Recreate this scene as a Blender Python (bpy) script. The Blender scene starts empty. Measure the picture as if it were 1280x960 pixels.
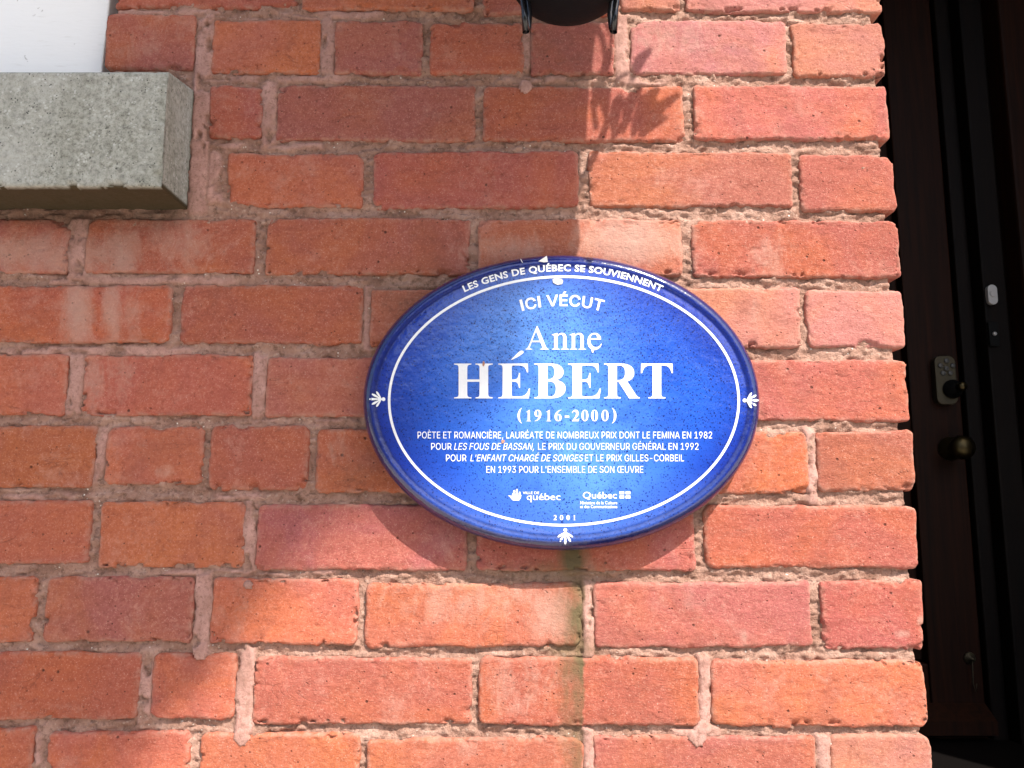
import bpy, bmesh, math, random
import numpy as np
from mathutils import Vector, Matrix

# ------------------------------------------------------------------ camera, light, exposure
scene = bpy.context.scene
COL = scene.collection
F_PX, PITCH, CAM = 1000.0, math.radians(8.1), np.array([0.0, -0.85, 1.6])
cam_d = bpy.data.cameras.new('camera')
cam_d.sensor_width = 36.0
cam_d.lens = 36.0 * F_PX / 1280.0
cam_d.clip_start = 0.02
cam_d.clip_end = 500.0
cam = bpy.data.objects.new('camera', cam_d)
COL.objects.link(cam)
cam.location = CAM.tolist()
cam.rotation_euler = (math.pi / 2 + PITCH, 0, 0)
scene.camera = cam

SUN = Vector((0.66, -1.0, 1.5)).normalized()          # direction towards the sun
world = bpy.data.worlds.new('World')
scene.world = world
world.use_nodes = True
wn = world.node_tree
sky = wn.nodes.new('ShaderNodeTexSky')
sky.sky_type = 'NISHITA'
sky.sun_disc = False
sky.sun_elevation = math.asin(SUN.z)
sky.sun_rotation = math.atan2(SUN.x, SUN.y)
sky.air_density = 1.0
sky.dust_density = 2.5
bg = wn.nodes['Background']
bg.inputs['Strength'].default_value = 0.15
wn.links.new(sky.outputs['Color'], bg.inputs['Color'])
sun_d = bpy.data.lights.new('sun', 'SUN')
sun_d.energy = 5.0
sun_d.angle = math.radians(0.53)
sun_d.color = (1.0, 0.95, 0.87)
sun = bpy.data.objects.new('sun', sun_d)
COL.objects.link(sun)
sun.rotation_euler = SUN.to_track_quat('Z', 'Y').to_euler()
scene.view_settings.view_transform = 'Standard'
scene.view_settings.look = 'None'
scene.view_settings.gamma = 1.0
scene.view_settings.exposure = 0.92

# ------------------------------------------------------------------ helpers
cP, sP = math.cos(PITCH), math.sin(PITCH)

def at(px, py, Y=0.0):
    """photo pixel -> world x, z on the vertical plane y = Y (works on arrays)"""
    dx = (np.asarray(px, float) - 640.0) / F_PX
    dy = (480.0 - np.asarray(py, float)) / F_PX
    t = (Y - CAM[1]) / (cP - dy * sP)
    return CAM[0] + dx * t, CAM[2] + (sP + dy * cP) * t

def A(px, py, Y=0.0):
    x, z = at(px, py, Y)
    return Vector((float(x), Y, float(z)))

def hash2(ix, iy, seed):
    h = (ix.astype(np.int64) * 374761393 + iy.astype(np.int64) * 668265263 + int(seed) * 1442695041) & 0xffffffff
    h = ((h ^ (h >> 13)) * 1274126177) & 0xffffffff
    h = ((h ^ (h >> 16)) * 2246822519) & 0xffffffff
    return ((h ^ (h >> 15)) & 0xffffff) / float(0xffffff)

def vnoise(x, y, seed=0):
    ix, iy = np.floor(x), np.floor(y)
    fx, fy = x - ix, y - iy
    fx = fx * fx * fx * (fx * (fx * 6 - 15) + 10)
    fy = fy * fy * fy * (fy * (fy * 6 - 15) + 10)
    a = hash2(ix, iy, seed); b = hash2(ix + 1, iy, seed)
    c = hash2(ix, iy + 1, seed); d = hash2(ix + 1, iy + 1, seed)
    return (a + (b - a) * fx + (c - a) * fy + (a - b - c + d) * fx * fy) * 2 - 1

def fbm(x, y, seed=0, oct=4, gain=0.5):
    s, a, n = 0.0, 1.0, 0.0
    for i in range(oct):
        s = s + a * vnoise(x, y, seed + i * 17)
        n += a
        a *= gain
        x, y = x * 2.03 + 11.3, y * 2.03 + 5.7
    return s / n

def sstep(a, b, x):
    t = np.clip((x - a) / (b - a), 0, 1)
    return t * t * (3 - 2 * t)

def link(o, parent=None, label=None, cat=None, group=None, kind=None):
    if o.name not in COL.objects:
        COL.objects.link(o)
    if parent is not None:
        o.parent = parent
        o.matrix_parent_inverse = Matrix.Translation(parent.location).inverted() if parent.parent is None else Matrix.Identity(4)
    if label: o['label'] = label
    if cat: o['category'] = cat
    if group: o['group'] = group
    if kind: o['kind'] = kind
    return o

def thing(name, loc, label, cat, group=None):
    o = bpy.data.objects.new(name, None)
    o.empty_display_size = 0.05
    o.location = loc
    return link(o, None, label, cat, group)

def mesh_obj(name, verts, faces, mat, parent=None, smooth=True, **kw):
    me = bpy.data.meshes.new(name)
    me.from_pydata([tuple(v) for v in verts], [], faces)
    me.update()
    if smooth:
        me.polygons.foreach_set('use_smooth', [True] * len(me.polygons))
    if mat is not None:
        me.materials.append(mat)
    return link(bpy.data.objects.new(name, me), parent, **kw)

def grid_mesh(name, V, nu, nv, mat, extra_faces=None, attrs=None, closed_u=False):
    """V: (nu*nv,3) array, index = j*nu+i ; fast quad grid"""
    i = np.arange(nu if closed_u else nu - 1)
    j = np.arange(nv - 1)
    I, J = np.meshgrid(i, j)
    I2 = (I + 1) % nu
    q = np.stack([J * nu + I, J * nu + I2, (J + 1) * nu + I2, (J + 1) * nu + I], -1).reshape(-1, 4)
    me = bpy.data.meshes.new(name)
    me.vertices.add(len(V))
    me.vertices.foreach_set('co', np.asarray(V, np.float32).ravel())
    me.loops.add(q.size)
    me.loops.foreach_set('vertex_index', q.ravel().astype(np.int32))
    me.polygons.add(len(q))
    me.polygons.foreach_set('loop_start', (np.arange(len(q)) * 4).astype(np.int32))
    me.polygons.foreach_set('use_smooth', np.ones(len(q), bool))
    me.update(calc_edges=True)
    me.validate()
    if attrs:
        for k, a in attrs.items():
            at_ = me.attributes.new(k, 'FLOAT', 'POINT')
            at_.data.foreach_set('value', np.asarray(a, np.float32).ravel())
    me.materials.append(mat)
    return me

class MB:
    """collects simple solids into one mesh"""
    def __init__(s): s.v, s.f = [], []
    def add(s, vs, fs):
        n = len(s.v)
        s.v += [Vector(v) for v in vs]
        s.f += [tuple(n + i for i in f) for f in fs]
    def box(s, a, b):
        (x0, y0, z0), (x1, y1, z1) = a, b
        s.add([(x0, y0, z0), (x1, y0, z0), (x1, y1, z0), (x0, y1, z0), (x0, y0, z1), (x1, y0, z1), (x1, y1, z1), (x0, y1, z1)],
              [(0, 3, 2, 1), (4, 5, 6, 7), (0, 1, 5, 4), (1, 2, 6, 5), (2, 3, 7, 6), (3, 0, 4, 7)])
        return s
    def tube(s, pts, rad, n=8):
        pts = [Vector(p) for p in pts]
        rad = rad if hasattr(rad, '__len__') else [rad] * len(pts)
        ring = []
        up = Vector((0.13, 0.2, 0.97))
        for k, p in enumerate(pts):
            d = (pts[min(k + 1, len(pts) - 1)] - pts[max(k - 1, 0)]).normalized()
            if abs(d.dot(up)) > 0.95: up = Vector((1, 0.1, 0))
            a = d.cross(up).normalized(); b = d.cross(a)
            ring.append([p + (a * math.cos(t) + b * math.sin(t)) * rad[k] for t in [2 * math.pi * q / n for q in range(n)]])
        vs = [v for r in ring for v in r]
        fs = [(k * n + q, k * n + (q + 1) % n, (k + 1) * n + (q + 1) % n, (k + 1) * n + q) for k in range(len(pts) - 1) for q in range(n)]
        fs += [tuple(range(n))[::-1], tuple((len(pts) - 1) * n + q for q in range(n))]
        s.add(vs, fs); return s
    def lathe(s, prof, c, n=32, axis='z', sy=1.0):
        vs = []
        for r, h in prof:
            for q in range(n):
                t = 2 * math.pi * q / n
                x, y = r * math.cos(t), r * math.sin(t)
                vs.append((c[0] + x, c[1] + y * sy, c[2] + h) if axis == 'z' else (c[0] + x, c[1] - h, c[2] + y))
        m = len(prof)
        fs = [(k * n + q, k * n + (q + 1) % n, (k + 1) * n + (q + 1) % n, (k + 1) * n + q) for k in range(m - 1) for q in range(n)]
        if axis != 'z': fs = [f[::-1] for f in fs]
        s.add(vs, fs); return s
    def build(s, name, mat, parent=None, smooth=False, bevel=0, **kw):
        o = mesh_obj(name, s.v, s.f, mat, parent, smooth, **kw)
        if bevel:
            m = o.modifiers.new('bevel', 'BEVEL'); m.width = bevel; m.segments = 2; m.limit_method = 'ANGLE'
        return o

# ------------------------------------------------------------------ material helpers
class NT:
    def __init__(s, name):
        s.m = bpy.data.materials.new(name); s.m.use_nodes = True
        s.t = s.m.node_tree; s.b = s.t.nodes['Principled BSDF']
    def n(s, typ, **kw):
        nd = s.t.nodes.new(typ)
        for k, v in kw.items():
            if k.startswith('i_'):
                nd.inputs[k[2:].replace('_', ' ')].default_value = v
            else: setattr(nd, k, v)
        return nd
    def l(s, a, b): s.t.links.new(a, b)
    def pos(s): return s.n('ShaderNodeNewGeometry').outputs['Position']
    def noise(s, scale, detail=3, rough=0.55, vec=None, dist=0.0):
        nd = s.n('ShaderNodeTexNoise'); nd.inputs['Scale'].default_value = scale
        nd.inputs['Detail'].default_value = detail; nd.inputs['Roughness'].default_value = rough
        nd.inputs['Distortion'].default_value = dist
        s.l(vec if vec is not None else s.pos(), nd.inputs['Vector']); return nd.outputs['Fac']
    def vor(s, scale, vec=None, feature='F1', rnd=1.0):
        nd = s.n('ShaderNodeTexVoronoi', feature=feature); nd.inputs['Scale'].default_value = scale
        nd.inputs['Randomness'].default_value = rnd
        s.l(vec if vec is not None else s.pos(), nd.inputs['Vector']); return nd
    def ramp(s, fac, stops, interp='LINEAR'):
        nd = s.n('ShaderNodeValToRGB'); nd.color_ramp.interpolation = interp
        e = nd.color_ramp.elements
        while len(e) < len(stops): e.new(0.5)
        for q, (p, c) in enumerate(stops):
            e[q].position = p
            e[q].color = (c, c, c, 1) if not hasattr(c, '__len__') else (*c, 1)
        s.l(fac, nd.inputs['Fac']); return nd.outputs['Color']
    def mix(s, fac, a, b, mode='MIX'):
        nd = s.n('ShaderNodeMix', data_type='RGBA', blend_type=mode)
        for sock, v in ((nd.inputs['Factor'], fac), (nd.inputs['A'], a), (nd.inputs['B'], b)):
            pass
        f, a_, b_ = nd.inputs[0], nd.inputs[6], nd.inputs[7]
        for sock, v in ((f, fac), (a_, a), (b_, b)):
            if isinstance(v, bpy.types.NodeSocket): s.l(v, sock)
            elif hasattr(v, '__len__'): sock.default_value = (*v[:3], 1)
            else: sock.default_value = v
        return nd.outputs[2]
    def math(s, op, a, b=0.0, clamp=False):
        nd = s.n('ShaderNodeMath', operation=op, use_clamp=clamp)
        for sock, v in ((nd.inputs[0], a), (nd.inputs[1], b)):
            if isinstance(v, bpy.types.NodeSocket): s.l(v, sock)
            else: sock.default_value = v
        return nd.outputs[0]
    def attr(s, name): return s.n('ShaderNodeAttribute', attribute_name=name).outputs['Fac']
    def bump(s, h, strength=0.5, dist=0.001, prev=None):
        nd = s.n('ShaderNodeBump'); nd.inputs['Strength'].default_value = strength
        nd.inputs['Distance'].default_value = dist
        s.l(h, nd.inputs['Height'])
        if prev is not None: s.l(prev, nd.inputs['Normal'])
        return nd.outputs['Normal']
    def scalevec(s, v3, vec=None):
        nd = s.n('ShaderNodeMapping'); nd.inputs['Scale'].default_value = v3
        s.l(vec if vec is not None else s.pos(), nd.inputs['Vector']); return nd.outputs['Vector']
    def out(s, color=None, rough=None, normal=None, **kw):
        if color is not None:
            if isinstance(color, bpy.types.NodeSocket): s.l(color, s.b.inputs['Base Color'])
            else: s.b.inputs['Base Color'].default_value = (*color, 1)
        if rough is not None:
            if isinstance(rough, bpy.types.NodeSocket): s.l(rough, s.b.inputs['Roughness'])
            else: s.b.inputs['Roughness'].default_value = rough
        if normal is not None: s.l(normal, s.b.inputs['Normal'])
        for k, v in kw.items(): s.b.inputs[k.replace('_', ' ')].default_value = v
        return s.m

def mat_brick():
    t = NT('brick_clay')
    oi = t.n('ShaderNodeObjectInfo')
    base = oi.outputs['Color']
    # shift the pattern brick by brick
    comb = t.n('ShaderNodeVectorMath', operation='MULTIPLY_ADD')
    t.l(oi.outputs['Random'], comb.inputs[0]); comb.inputs[1].default_value = (7.0, 3.0, 11.0); t.l(t.pos(), comb.inputs[2])
    v = comb.outputs[0]
    big = t.noise(9, 3, 0.6, v, 0.6)
    purple = t.mix(1.0, base, (0.90, 0.97, 1.22), 'MULTIPLY')
    orange = t.mix(1.0, base, (1.08, 1.12, 0.88), 'MULTIPLY')
    c = t.mix(t.ramp(big, [(0.36, 0), (0.60, 1)]), orange, purple)
    c = t.mix(t.math('MULTIPLY', t.ramp(t.noise(5, 2, 0.5, v), [(0.35, 0), (0.65, 1)]), 0.45), c, base)
    streak = t.noise(1, 4, 0.6, t.scalevec((18, 18, 130), v), 0.8)
    c = t.mix(t.ramp(streak, [(0.42, 0.0), (0.75, 0.38)]), c, t.mix(1.0, base, (0.66, 0.55, 0.60), 'MULTIPLY'))
    mid = t.noise(150, 6, 0.75, v)
    c = t.mix(t.ramp(mid, [(0.32, 0.42), (0.48, 0.0)]), c, (0.15, 0.036, 0.022))
    c = t.mix(t.ramp(mid, [(0.54, 0.0), (0.72, 0.26)]), c, (0.62, 0.28, 0.20))
    fine = t.noise(480, 3, 0.7, v)
    c = t.mix(t.ramp(fine, [(0.30, 0.34), (0.44, 0.0)]), c, (0.14, 0.035, 0.022))
    c = t.mix(t.ramp(fine, [(0.54, 0.0), (0.72, 0.35)]), c, (0.66, 0.34, 0.25))
    # pale sandy grains, dark pits
    g = t.vor(520, v)
    gd = t.math('LESS_THAN', g.outputs['Distance'], 0.20)
    gsel = t.math('GREATER_THAN', t.n('ShaderNodeSeparateColor').outputs[0] if False else t.noise(300, 1, 0.5, v), 0.56)
    c = t.mix(t.math('MULTIPLY', t.math('MULTIPLY', gd, gsel), 0.38), c, (0.75, 0.50, 0.42))
    p = t.vor(150, v)
    pit = t.math('MULTIPLY', t.ramp(p.outputs['Distance'], [(0.07, 1.0), (0.15, 0.0)]), t.ramp(t.noise(60, 1, 0.5, v), [(0.50, 0), (0.58, 1)]))
    c = t.mix(t.math('MULTIPLY', pit, 0.75), c, (0.06, 0.018, 0.012))
    p2 = t.vor(62, v)
    pit2 = t.math('MULTIPLY', t.ramp(p2.outputs['Distance'], [(0.05, 1.0), (0.12, 0.0)]), t.ramp(t.noise(23, 1, 0.5, v), [(0.52, 0), (0.58, 1)]))
    c = t.mix(t.math('MULTIPLY', pit2, 0.8), c, (0.05, 0.016, 0.011))
    pit = t.math('ADD', pit, pit2)
    crk = t.noise(14, 3, 0.6, t.scalevec((0.7, 0.7, 1.8), v), 1.5)
    crl = t.math('MULTIPLY', t.ramp(t.math('ABSOLUTE', t.math('SUBTRACT', crk, 0.5)), [(0.0, 1.0), (0.006, 0.0)]), t.ramp(t.noise(11, 2, 0.5, v), [(0.54, 0), (0.60, 0.8)]))
    c = t.mix(t.math('MULTIPLY', crl, 0.42), c, (0.07, 0.022, 0.015))
    pit = t.math('ADD', pit, t.math('MULTIPLY', crl, 0.3))
    grime = t.noise(7, 6, 0.75, v, 0.8)
    c = t.mix(t.ramp(grime, [(0.30, 0.45), (0.46, 0.0)]), c, (0.19, 0.065, 0.048))
    c = t.mix(t.ramp(t.noise(16, 6, 0.8, v, 0.3), [(0.55, 0.0), (0.75, 0.38)]), c, (0.56, 0.33, 0.26))
    # mortar haze with painted sun glare, darker patches, algae
    eff_glare = t.ramp(t.math('ADD', t.attr('eff_glare'), t.math('MULTIPLY', t.math('SUBTRACT', t.noise(55, 7, 0.8, t.scalevec((1, 1, .55)), 0.6), 0.5), 1.5)), [(0.28, 0.0), (0.62, 0.62), (1.0, 1.0)])
    eff_glare = t.math('MULTIPLY', eff_glare, t.ramp(t.attr('eff_glare'), [(0.05, 0.0), (0.3, 1.0)]))
    c = t.mix(t.math('MULTIPLY', eff_glare, 0.58, True), c, (0.50, 0.34, 0.27))
    ed = t.math('MULTIPLY', t.attr('edge'), t.ramp(t.noise(90, 4, 0.7, v), [(0.42, 0.0), (0.62, 0.75)]))
    c = t.mix(ed, c, (0.40, 0.22, 0.165))
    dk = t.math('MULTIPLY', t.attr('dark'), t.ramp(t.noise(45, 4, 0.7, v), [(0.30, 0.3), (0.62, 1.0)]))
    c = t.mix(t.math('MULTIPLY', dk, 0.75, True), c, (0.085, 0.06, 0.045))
    alg = t.ramp(t.math('ADD', t.attr('alg'), t.math('MULTIPLY', t.math('SUBTRACT', t.noise(70, 7, 0.8, t.scalevec((1, 1, .4))), 0.5), 0.9)), [(0.20, 0.0), (0.90, 1.0)])
    alg = t.math('MULTIPLY', alg, t.ramp(t.attr('alg'), [(0.04, 0.0), (0.25, 1.0)]))
    c = t.mix(t.math('MULTIPLY', alg, 1.0, True), c, (0.125, 0.092, 0.046))
    h = t.math('ADD', t.math('MULTIPLY', t.noise(190, 6, 0.78, t.scalevec((0.8, 0.8, 1.5), v)), 1.2), t.math('MULTIPLY', t.noise(520, 3, 0.7, v), 0.5))
    h = t.math('SUBTRACT', h, t.math('MULTIPLY', pit, 1.2))
    n1 = t.bump(h, 0.8, 0.0015)
    return t.out(c, 0.88, n1, Specular_IOR_Level=0.22)

def mat_mortar():
    t = NT('lime_mortar')
    rough = t.noise(30, 5, 0.65)
    c = t.ramp(rough, [(0.30, (0.24, 0.125, 0.088)), (0.50, (0.40, 0.230, 0.172)), (0.72, (0.53, 0.335, 0.265))])
    c = t.mix(t.ramp(t.noise(150, 5, 0.75), [(0.36, 0.65), (0.49, 0.0)]), c, (0.12, 0.065, 0.045))
    c = t.mix(t.ramp(t.noise(230, 3, 0.6), [(0.58, 0.0), (0.74, 0.6)]), c, (0.60, 0.45, 0.37))
    vv = t.vor(190)
    sel = t.ramp(t.noise(47, 2, 0.5), [(0.60, 0.0), (0.66, 1.0)])
    c = t.mix(t.math('MULTIPLY', t.ramp(vv.outputs['Distance'], [(0.14, 1.0), (0.20, 0.0)]), sel), c, (0.80, 0.74, 0.66))
    sm = t.mix(t.ramp(t.noise(34, 6, 0.75), [(0.34, 0), (0.62, 1)]), (0.30, 0.155, 0.12), (0.50, 0.285, 0.24))
    sm = t.mix(t.ramp(t.noise(90, 5, 0.8), [(0.52, 0.0), (0.70, 0.6)]), sm, (0.33, 0.19, 0.145))
    sm = t.mix(t.ramp(t.noise(210, 5, 0.75), [(0.36, 0.8), (0.50, 0.0)]), sm, (0.22, 0.12, 0.09))
    c = t.mix(t.attr('smooth_fill'), c, sm)
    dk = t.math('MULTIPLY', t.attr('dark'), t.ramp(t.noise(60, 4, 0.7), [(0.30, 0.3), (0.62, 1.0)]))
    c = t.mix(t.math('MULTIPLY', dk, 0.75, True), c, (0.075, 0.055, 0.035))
    alg = t.math('MULTIPLY', t.attr('alg'), t.ramp(t.noise(60, 5, 0.7), [(0.25, 0.5), (0.6, 1.0)]))
    c = t.mix(t.math('MULTIPLY', alg, 0.95, True), c, (0.15, 0.11, 0.05))
    h = t.math('ADD', t.noise(240, 5, 0.75), t.math('MULTIPLY', t.noise(620, 3, 0.7), 0.6))
    st = t.n('ShaderNodeBump'); st.inputs['Distance'].default_value = 0.0034
    t.l(h, st.inputs['Height'])
    t.l(t.math('SUBTRACT', 0.85, t.math('MULTIPLY', t.attr('smooth_fill'), 0.5)), st.inputs['Strength'])
    return t.out(c, 0.92, st.outputs['Normal'], Specular_IOR_Level=0.2)

def mat_stone():
    t = NT('grey_green_granite')
    c = t.ramp(t.noise(130, 5, 0.75), [(0.28, (0.13, 0.13, 0.105)), (0.48, (0.30, 0.30, 0.255)), (0.68, (0.45, 0.45, 0.40))])
    c = t.mix(t.ramp(t.noise(260, 4, 0.8), [(0.34, 0.7), (0.48, 0.0)]), c, (0.12, 0.12, 0.10))
    c = t.mix(t.ramp(t.noise(12, 4, 0.7), [(0.40, 0.0), (0.66, 0.45)]), c, (0.46, 0.46, 0.42))
    c = t.mix(t.ramp(t.noise(9, 4, 0.7, t.scalevec((1.4, 1.4, .5))), [(0.30, 0.4), (0.48, 0.0)]), c, (0.20, 0.20, 0.15))
    vv = t.vor(310)
    c = t.mix(t.math('MULTIPLY', t.math('LESS_THAN', vv.outputs['Distance'], 0.26), t.ramp(t.noise(120, 1, 0.5), [(0.60, 0), (0.64, 0.8)])), c, (0.03, 0.03, 0.028))
    vp = t.vor(240)
    c = t.mix(t.math('MULTIPLY', t.math('LESS_THAN', vp.outputs['Distance'], 0.3), t.ramp(t.noise(90, 1, 0.5), [(0.56, 0), (0.62, 0.45)])), c, (0.62, 0.63, 0.60))
    c = t.mix(t.ramp(t.noise(1, 4, .7, t.scalevec((26, 26, 3))), [(0.52, 0.0), (0.72, 0.42)]), c, (0.17, 0.165, 0.12))
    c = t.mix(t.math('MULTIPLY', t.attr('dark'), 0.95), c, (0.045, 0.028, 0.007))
    h = t.math('ADD', t.noise(200, 5, 0.75), t.math('MULTIPLY', t.noise(600, 2, 0.7), 0.4))
    return t.out(c, 0.85, t.bump(h, 0.5, 0.0014), Specular_IOR_Level=0.3)

def mat_enamel():
    t = NT('speckled_blue_enamel')
    pos = t.pos()
    sx = t.n('ShaderNodeSeparateXYZ'); t.l(pos, sx.inputs[0])
    X, Z = sx.outputs['X'], sx.outputs['Z']
    cx, cz = PL_C
    # sprayed glaze plus painted sun sheen: pale diagonal mid band, deep at the rim
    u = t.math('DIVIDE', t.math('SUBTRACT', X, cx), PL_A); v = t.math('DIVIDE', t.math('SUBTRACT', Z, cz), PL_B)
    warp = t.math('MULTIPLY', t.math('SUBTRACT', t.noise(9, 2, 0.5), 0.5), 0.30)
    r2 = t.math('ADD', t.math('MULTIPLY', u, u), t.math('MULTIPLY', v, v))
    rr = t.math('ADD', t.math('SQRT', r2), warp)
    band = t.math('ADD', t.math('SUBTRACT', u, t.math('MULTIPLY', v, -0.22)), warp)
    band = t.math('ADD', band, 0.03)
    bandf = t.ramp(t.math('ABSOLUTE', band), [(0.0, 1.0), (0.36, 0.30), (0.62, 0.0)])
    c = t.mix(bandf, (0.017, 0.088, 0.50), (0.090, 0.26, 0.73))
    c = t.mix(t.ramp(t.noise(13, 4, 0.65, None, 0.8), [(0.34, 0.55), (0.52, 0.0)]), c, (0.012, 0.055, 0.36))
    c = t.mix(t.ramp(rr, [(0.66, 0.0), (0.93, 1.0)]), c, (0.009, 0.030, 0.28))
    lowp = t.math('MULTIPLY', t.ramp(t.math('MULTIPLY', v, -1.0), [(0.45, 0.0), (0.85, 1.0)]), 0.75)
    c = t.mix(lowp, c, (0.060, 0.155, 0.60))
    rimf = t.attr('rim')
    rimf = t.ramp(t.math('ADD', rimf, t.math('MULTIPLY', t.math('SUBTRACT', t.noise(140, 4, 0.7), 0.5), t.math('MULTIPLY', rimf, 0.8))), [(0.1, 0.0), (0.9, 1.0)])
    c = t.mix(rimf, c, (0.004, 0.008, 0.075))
    # spatter
    dens = t.ramp(t.math('ADD', t.math('MULTIPLY', v, 0.5), t.math('MULTIPLY', u, 0.25)), [(0.0, 0.50), (0.5, 0.72)])
    for sc, thr, am in ((560, 0.30, 0.6), (330, 0.26, 0.75), (230, 0.17, 0.9), (120, 0.115, 0.9)):
        vo = t.vor(sc)
        sel = t.math('LESS_THAN', t.noise(sc * 0.61, 1, 0.5), dens)
        c = t.mix(t.math('MULTIPLY', t.math('MULTIPLY', t.math('LESS_THAN', vo.outputs['Distance'], thr), sel), am), c, (0.004, 0.009, 0.085))
    h = t.math('ADD', t.noise(75, 2, 0.5), t.math('MULTIPLY', t.noise(260, 3, 0.6), 0.45))
    n1 = t.bump(h, 0.5, 0.0012)
    t.l(n1, t.b.inputs['Coat Normal'])
    return t.out(c, 0.16, n1, Specular_IOR_Level=0.5, Coat_Weight=0.7, Coat_IOR=1.5, Coat_Roughness=0.03)

def mat_plain(name, col, rough, bump=0.0, scale=60, var=0.0, **kw):
    t = NT(name)
    c = col
    if var:
        c = t.mix(t.noise(scale, 4, 0.6), tuple(x * (1 - var) for x in col), tuple(min(1, x * (1 + var)) for x in col))
    n = t.bump(t.noise(scale * 3, 4, 0.65), bump, 0.001) if bump else None
    return t.out(c, rough, n, **kw)

def mat_wood(name, dark, light, rough=0.45):
    t = NT(name)
    g = t.noise(1, 5, 0.6, t.scalevec((70, 70, 3.0)), 1.2)
    c = t.ramp(g, [(0.3, dark), (0.7, light)])
    return t.out(c, rough, t.bump(g, 0.25, 0.001), Specular_IOR_Level=0.15)

# ------------------------------------------------------------------ staining, painted sun glare and darker patches shared by bricks and mortar (pixel space of the wall face -> world)
def gauss(px, py, cx, cy, sx, sy): return np.exp(-0.5 * (((px - cx) / sx) ** 2 + ((py - cy) / sy) ** 2))

def w2px(x, z):
    """wall-face world x, z -> photo pixel of the tint map (inverse of at() for y = 0)"""
    d = np.array([x - CAM[0], 0 * x + 0.85, z - CAM[2]], dtype=object)
    fwd = d[1] * cP + d[2] * sP
    up = -d[1] * sP + d[2] * cP
    return (640 + F_PX * d[0] / fwd).astype(float), (480 - F_PX * up / fwd).astype(float)

EFF_GLARE = [(60, 318, 90, 22, .75), (150, 318, 22, 30, .8), (225, 300, 45, 30, .55), (98, 385, 14, 42, 1.0), (140, 385, 9, 50, .8), (165, 390, 12, 40, .5),
       (115, 470, 12, 40, .6), (150, 460, 16, 40, .45), (790, 300, 55, 22, .95), (640, 312, 55, 18, .55), (200, 590, 10, 8, .6), (208, 590, 14, 9, .6),
       (600, 745, 90, 30, .55), (690, 770, 28, 30, .75), (650, 850, 50, 40, .45), (190, 50, 60, 30, .35), (840, 50, 60, 25, .45),  # leading entries: overexposed sunlight painted pale, with moderate efflorescence
       (300, 760, 12, 40, .4), (735, 760, 8, 40, .9), (890, 60, 60, 20, .3), (960, 320, 30, 30, .4), (600, 930, 80, 20, .35), (500, 850, 70, 25, .25), (1000, 855, 90, 30, .3),
       (960, 400, 60, 40, .3), (1085, 385, 7, 4, .55), (1128, 792, 7, 4, .6), (1150, 776, 3, 4, .8), (929, 794, 4, 8, .6), (1114, 866, 3, 7, .55), (1098, 888, 7, 3, .5), (1065, 865, 50, 30, .25),
       (425, 560, 15, 20, .5), (350, 320, 25, 20, .15), (1060, 60, 40, 20, .25)]

def wall_tints(x, z):
    px, py = w2px(x, z)
    e = 0 * px
    for cx, cy, sx, sy, a in EFF_GLARE: e = np.maximum(e, a * gauss(px, py, cx, cy, sx * 1.1, sy * 1.1))
    # algae run below the plaque: soft left side, crisp right side at the old joint
    edge = 729 - (py - 715) * 0.01
    d = edge - px + fbm(px / 9, py / 9, 77, 2) * 3
    a = np.where(d > 0, np.exp(-(d / 33.0) ** 1.6), np.exp(-(d / 2.2) ** 2)) * sstep(690, 735, py) * (0.85 + 0.25 * fbm(px / 7, py / 22, 5, 3)) * (1 - .35 * sstep(800, 960, py))
    a = np.maximum(a, 0.8 * gauss(px, py, 712, 812, 22, 10))
    a = np.maximum(a, 0.55 * gauss(px, py, 700, 712, 60, 14))
    a = np.maximum(a, 1.0 * gauss(px, py, 716, 700, 16, 26))
    # darker patches under the sill, by the lantern and left of the plaque
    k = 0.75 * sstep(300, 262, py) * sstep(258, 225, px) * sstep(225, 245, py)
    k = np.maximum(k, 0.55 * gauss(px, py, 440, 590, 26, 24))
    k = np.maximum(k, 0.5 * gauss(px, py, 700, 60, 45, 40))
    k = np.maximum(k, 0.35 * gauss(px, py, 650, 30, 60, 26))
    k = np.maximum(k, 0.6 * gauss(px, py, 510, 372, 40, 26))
    return e, a, k

# ------------------------------------------------------------------ BRICK WALL
M_BRICK, M_MORTAR = mat_brick(), mat_mortar()
OR, RD, PU = (0.412, 0.113, 0.061), (0.375, 0.099, 0.065), (0.352, 0.104, 0.072)
def cmix(a, b, f): return tuple(a[i] * (1 - f) + b[i] * f for i in range(3))
OP, RO = cmix(OR, PU, .5), cmix(OR, RD, .5)
PK = (0.42, 0.150, 0.110)
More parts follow.
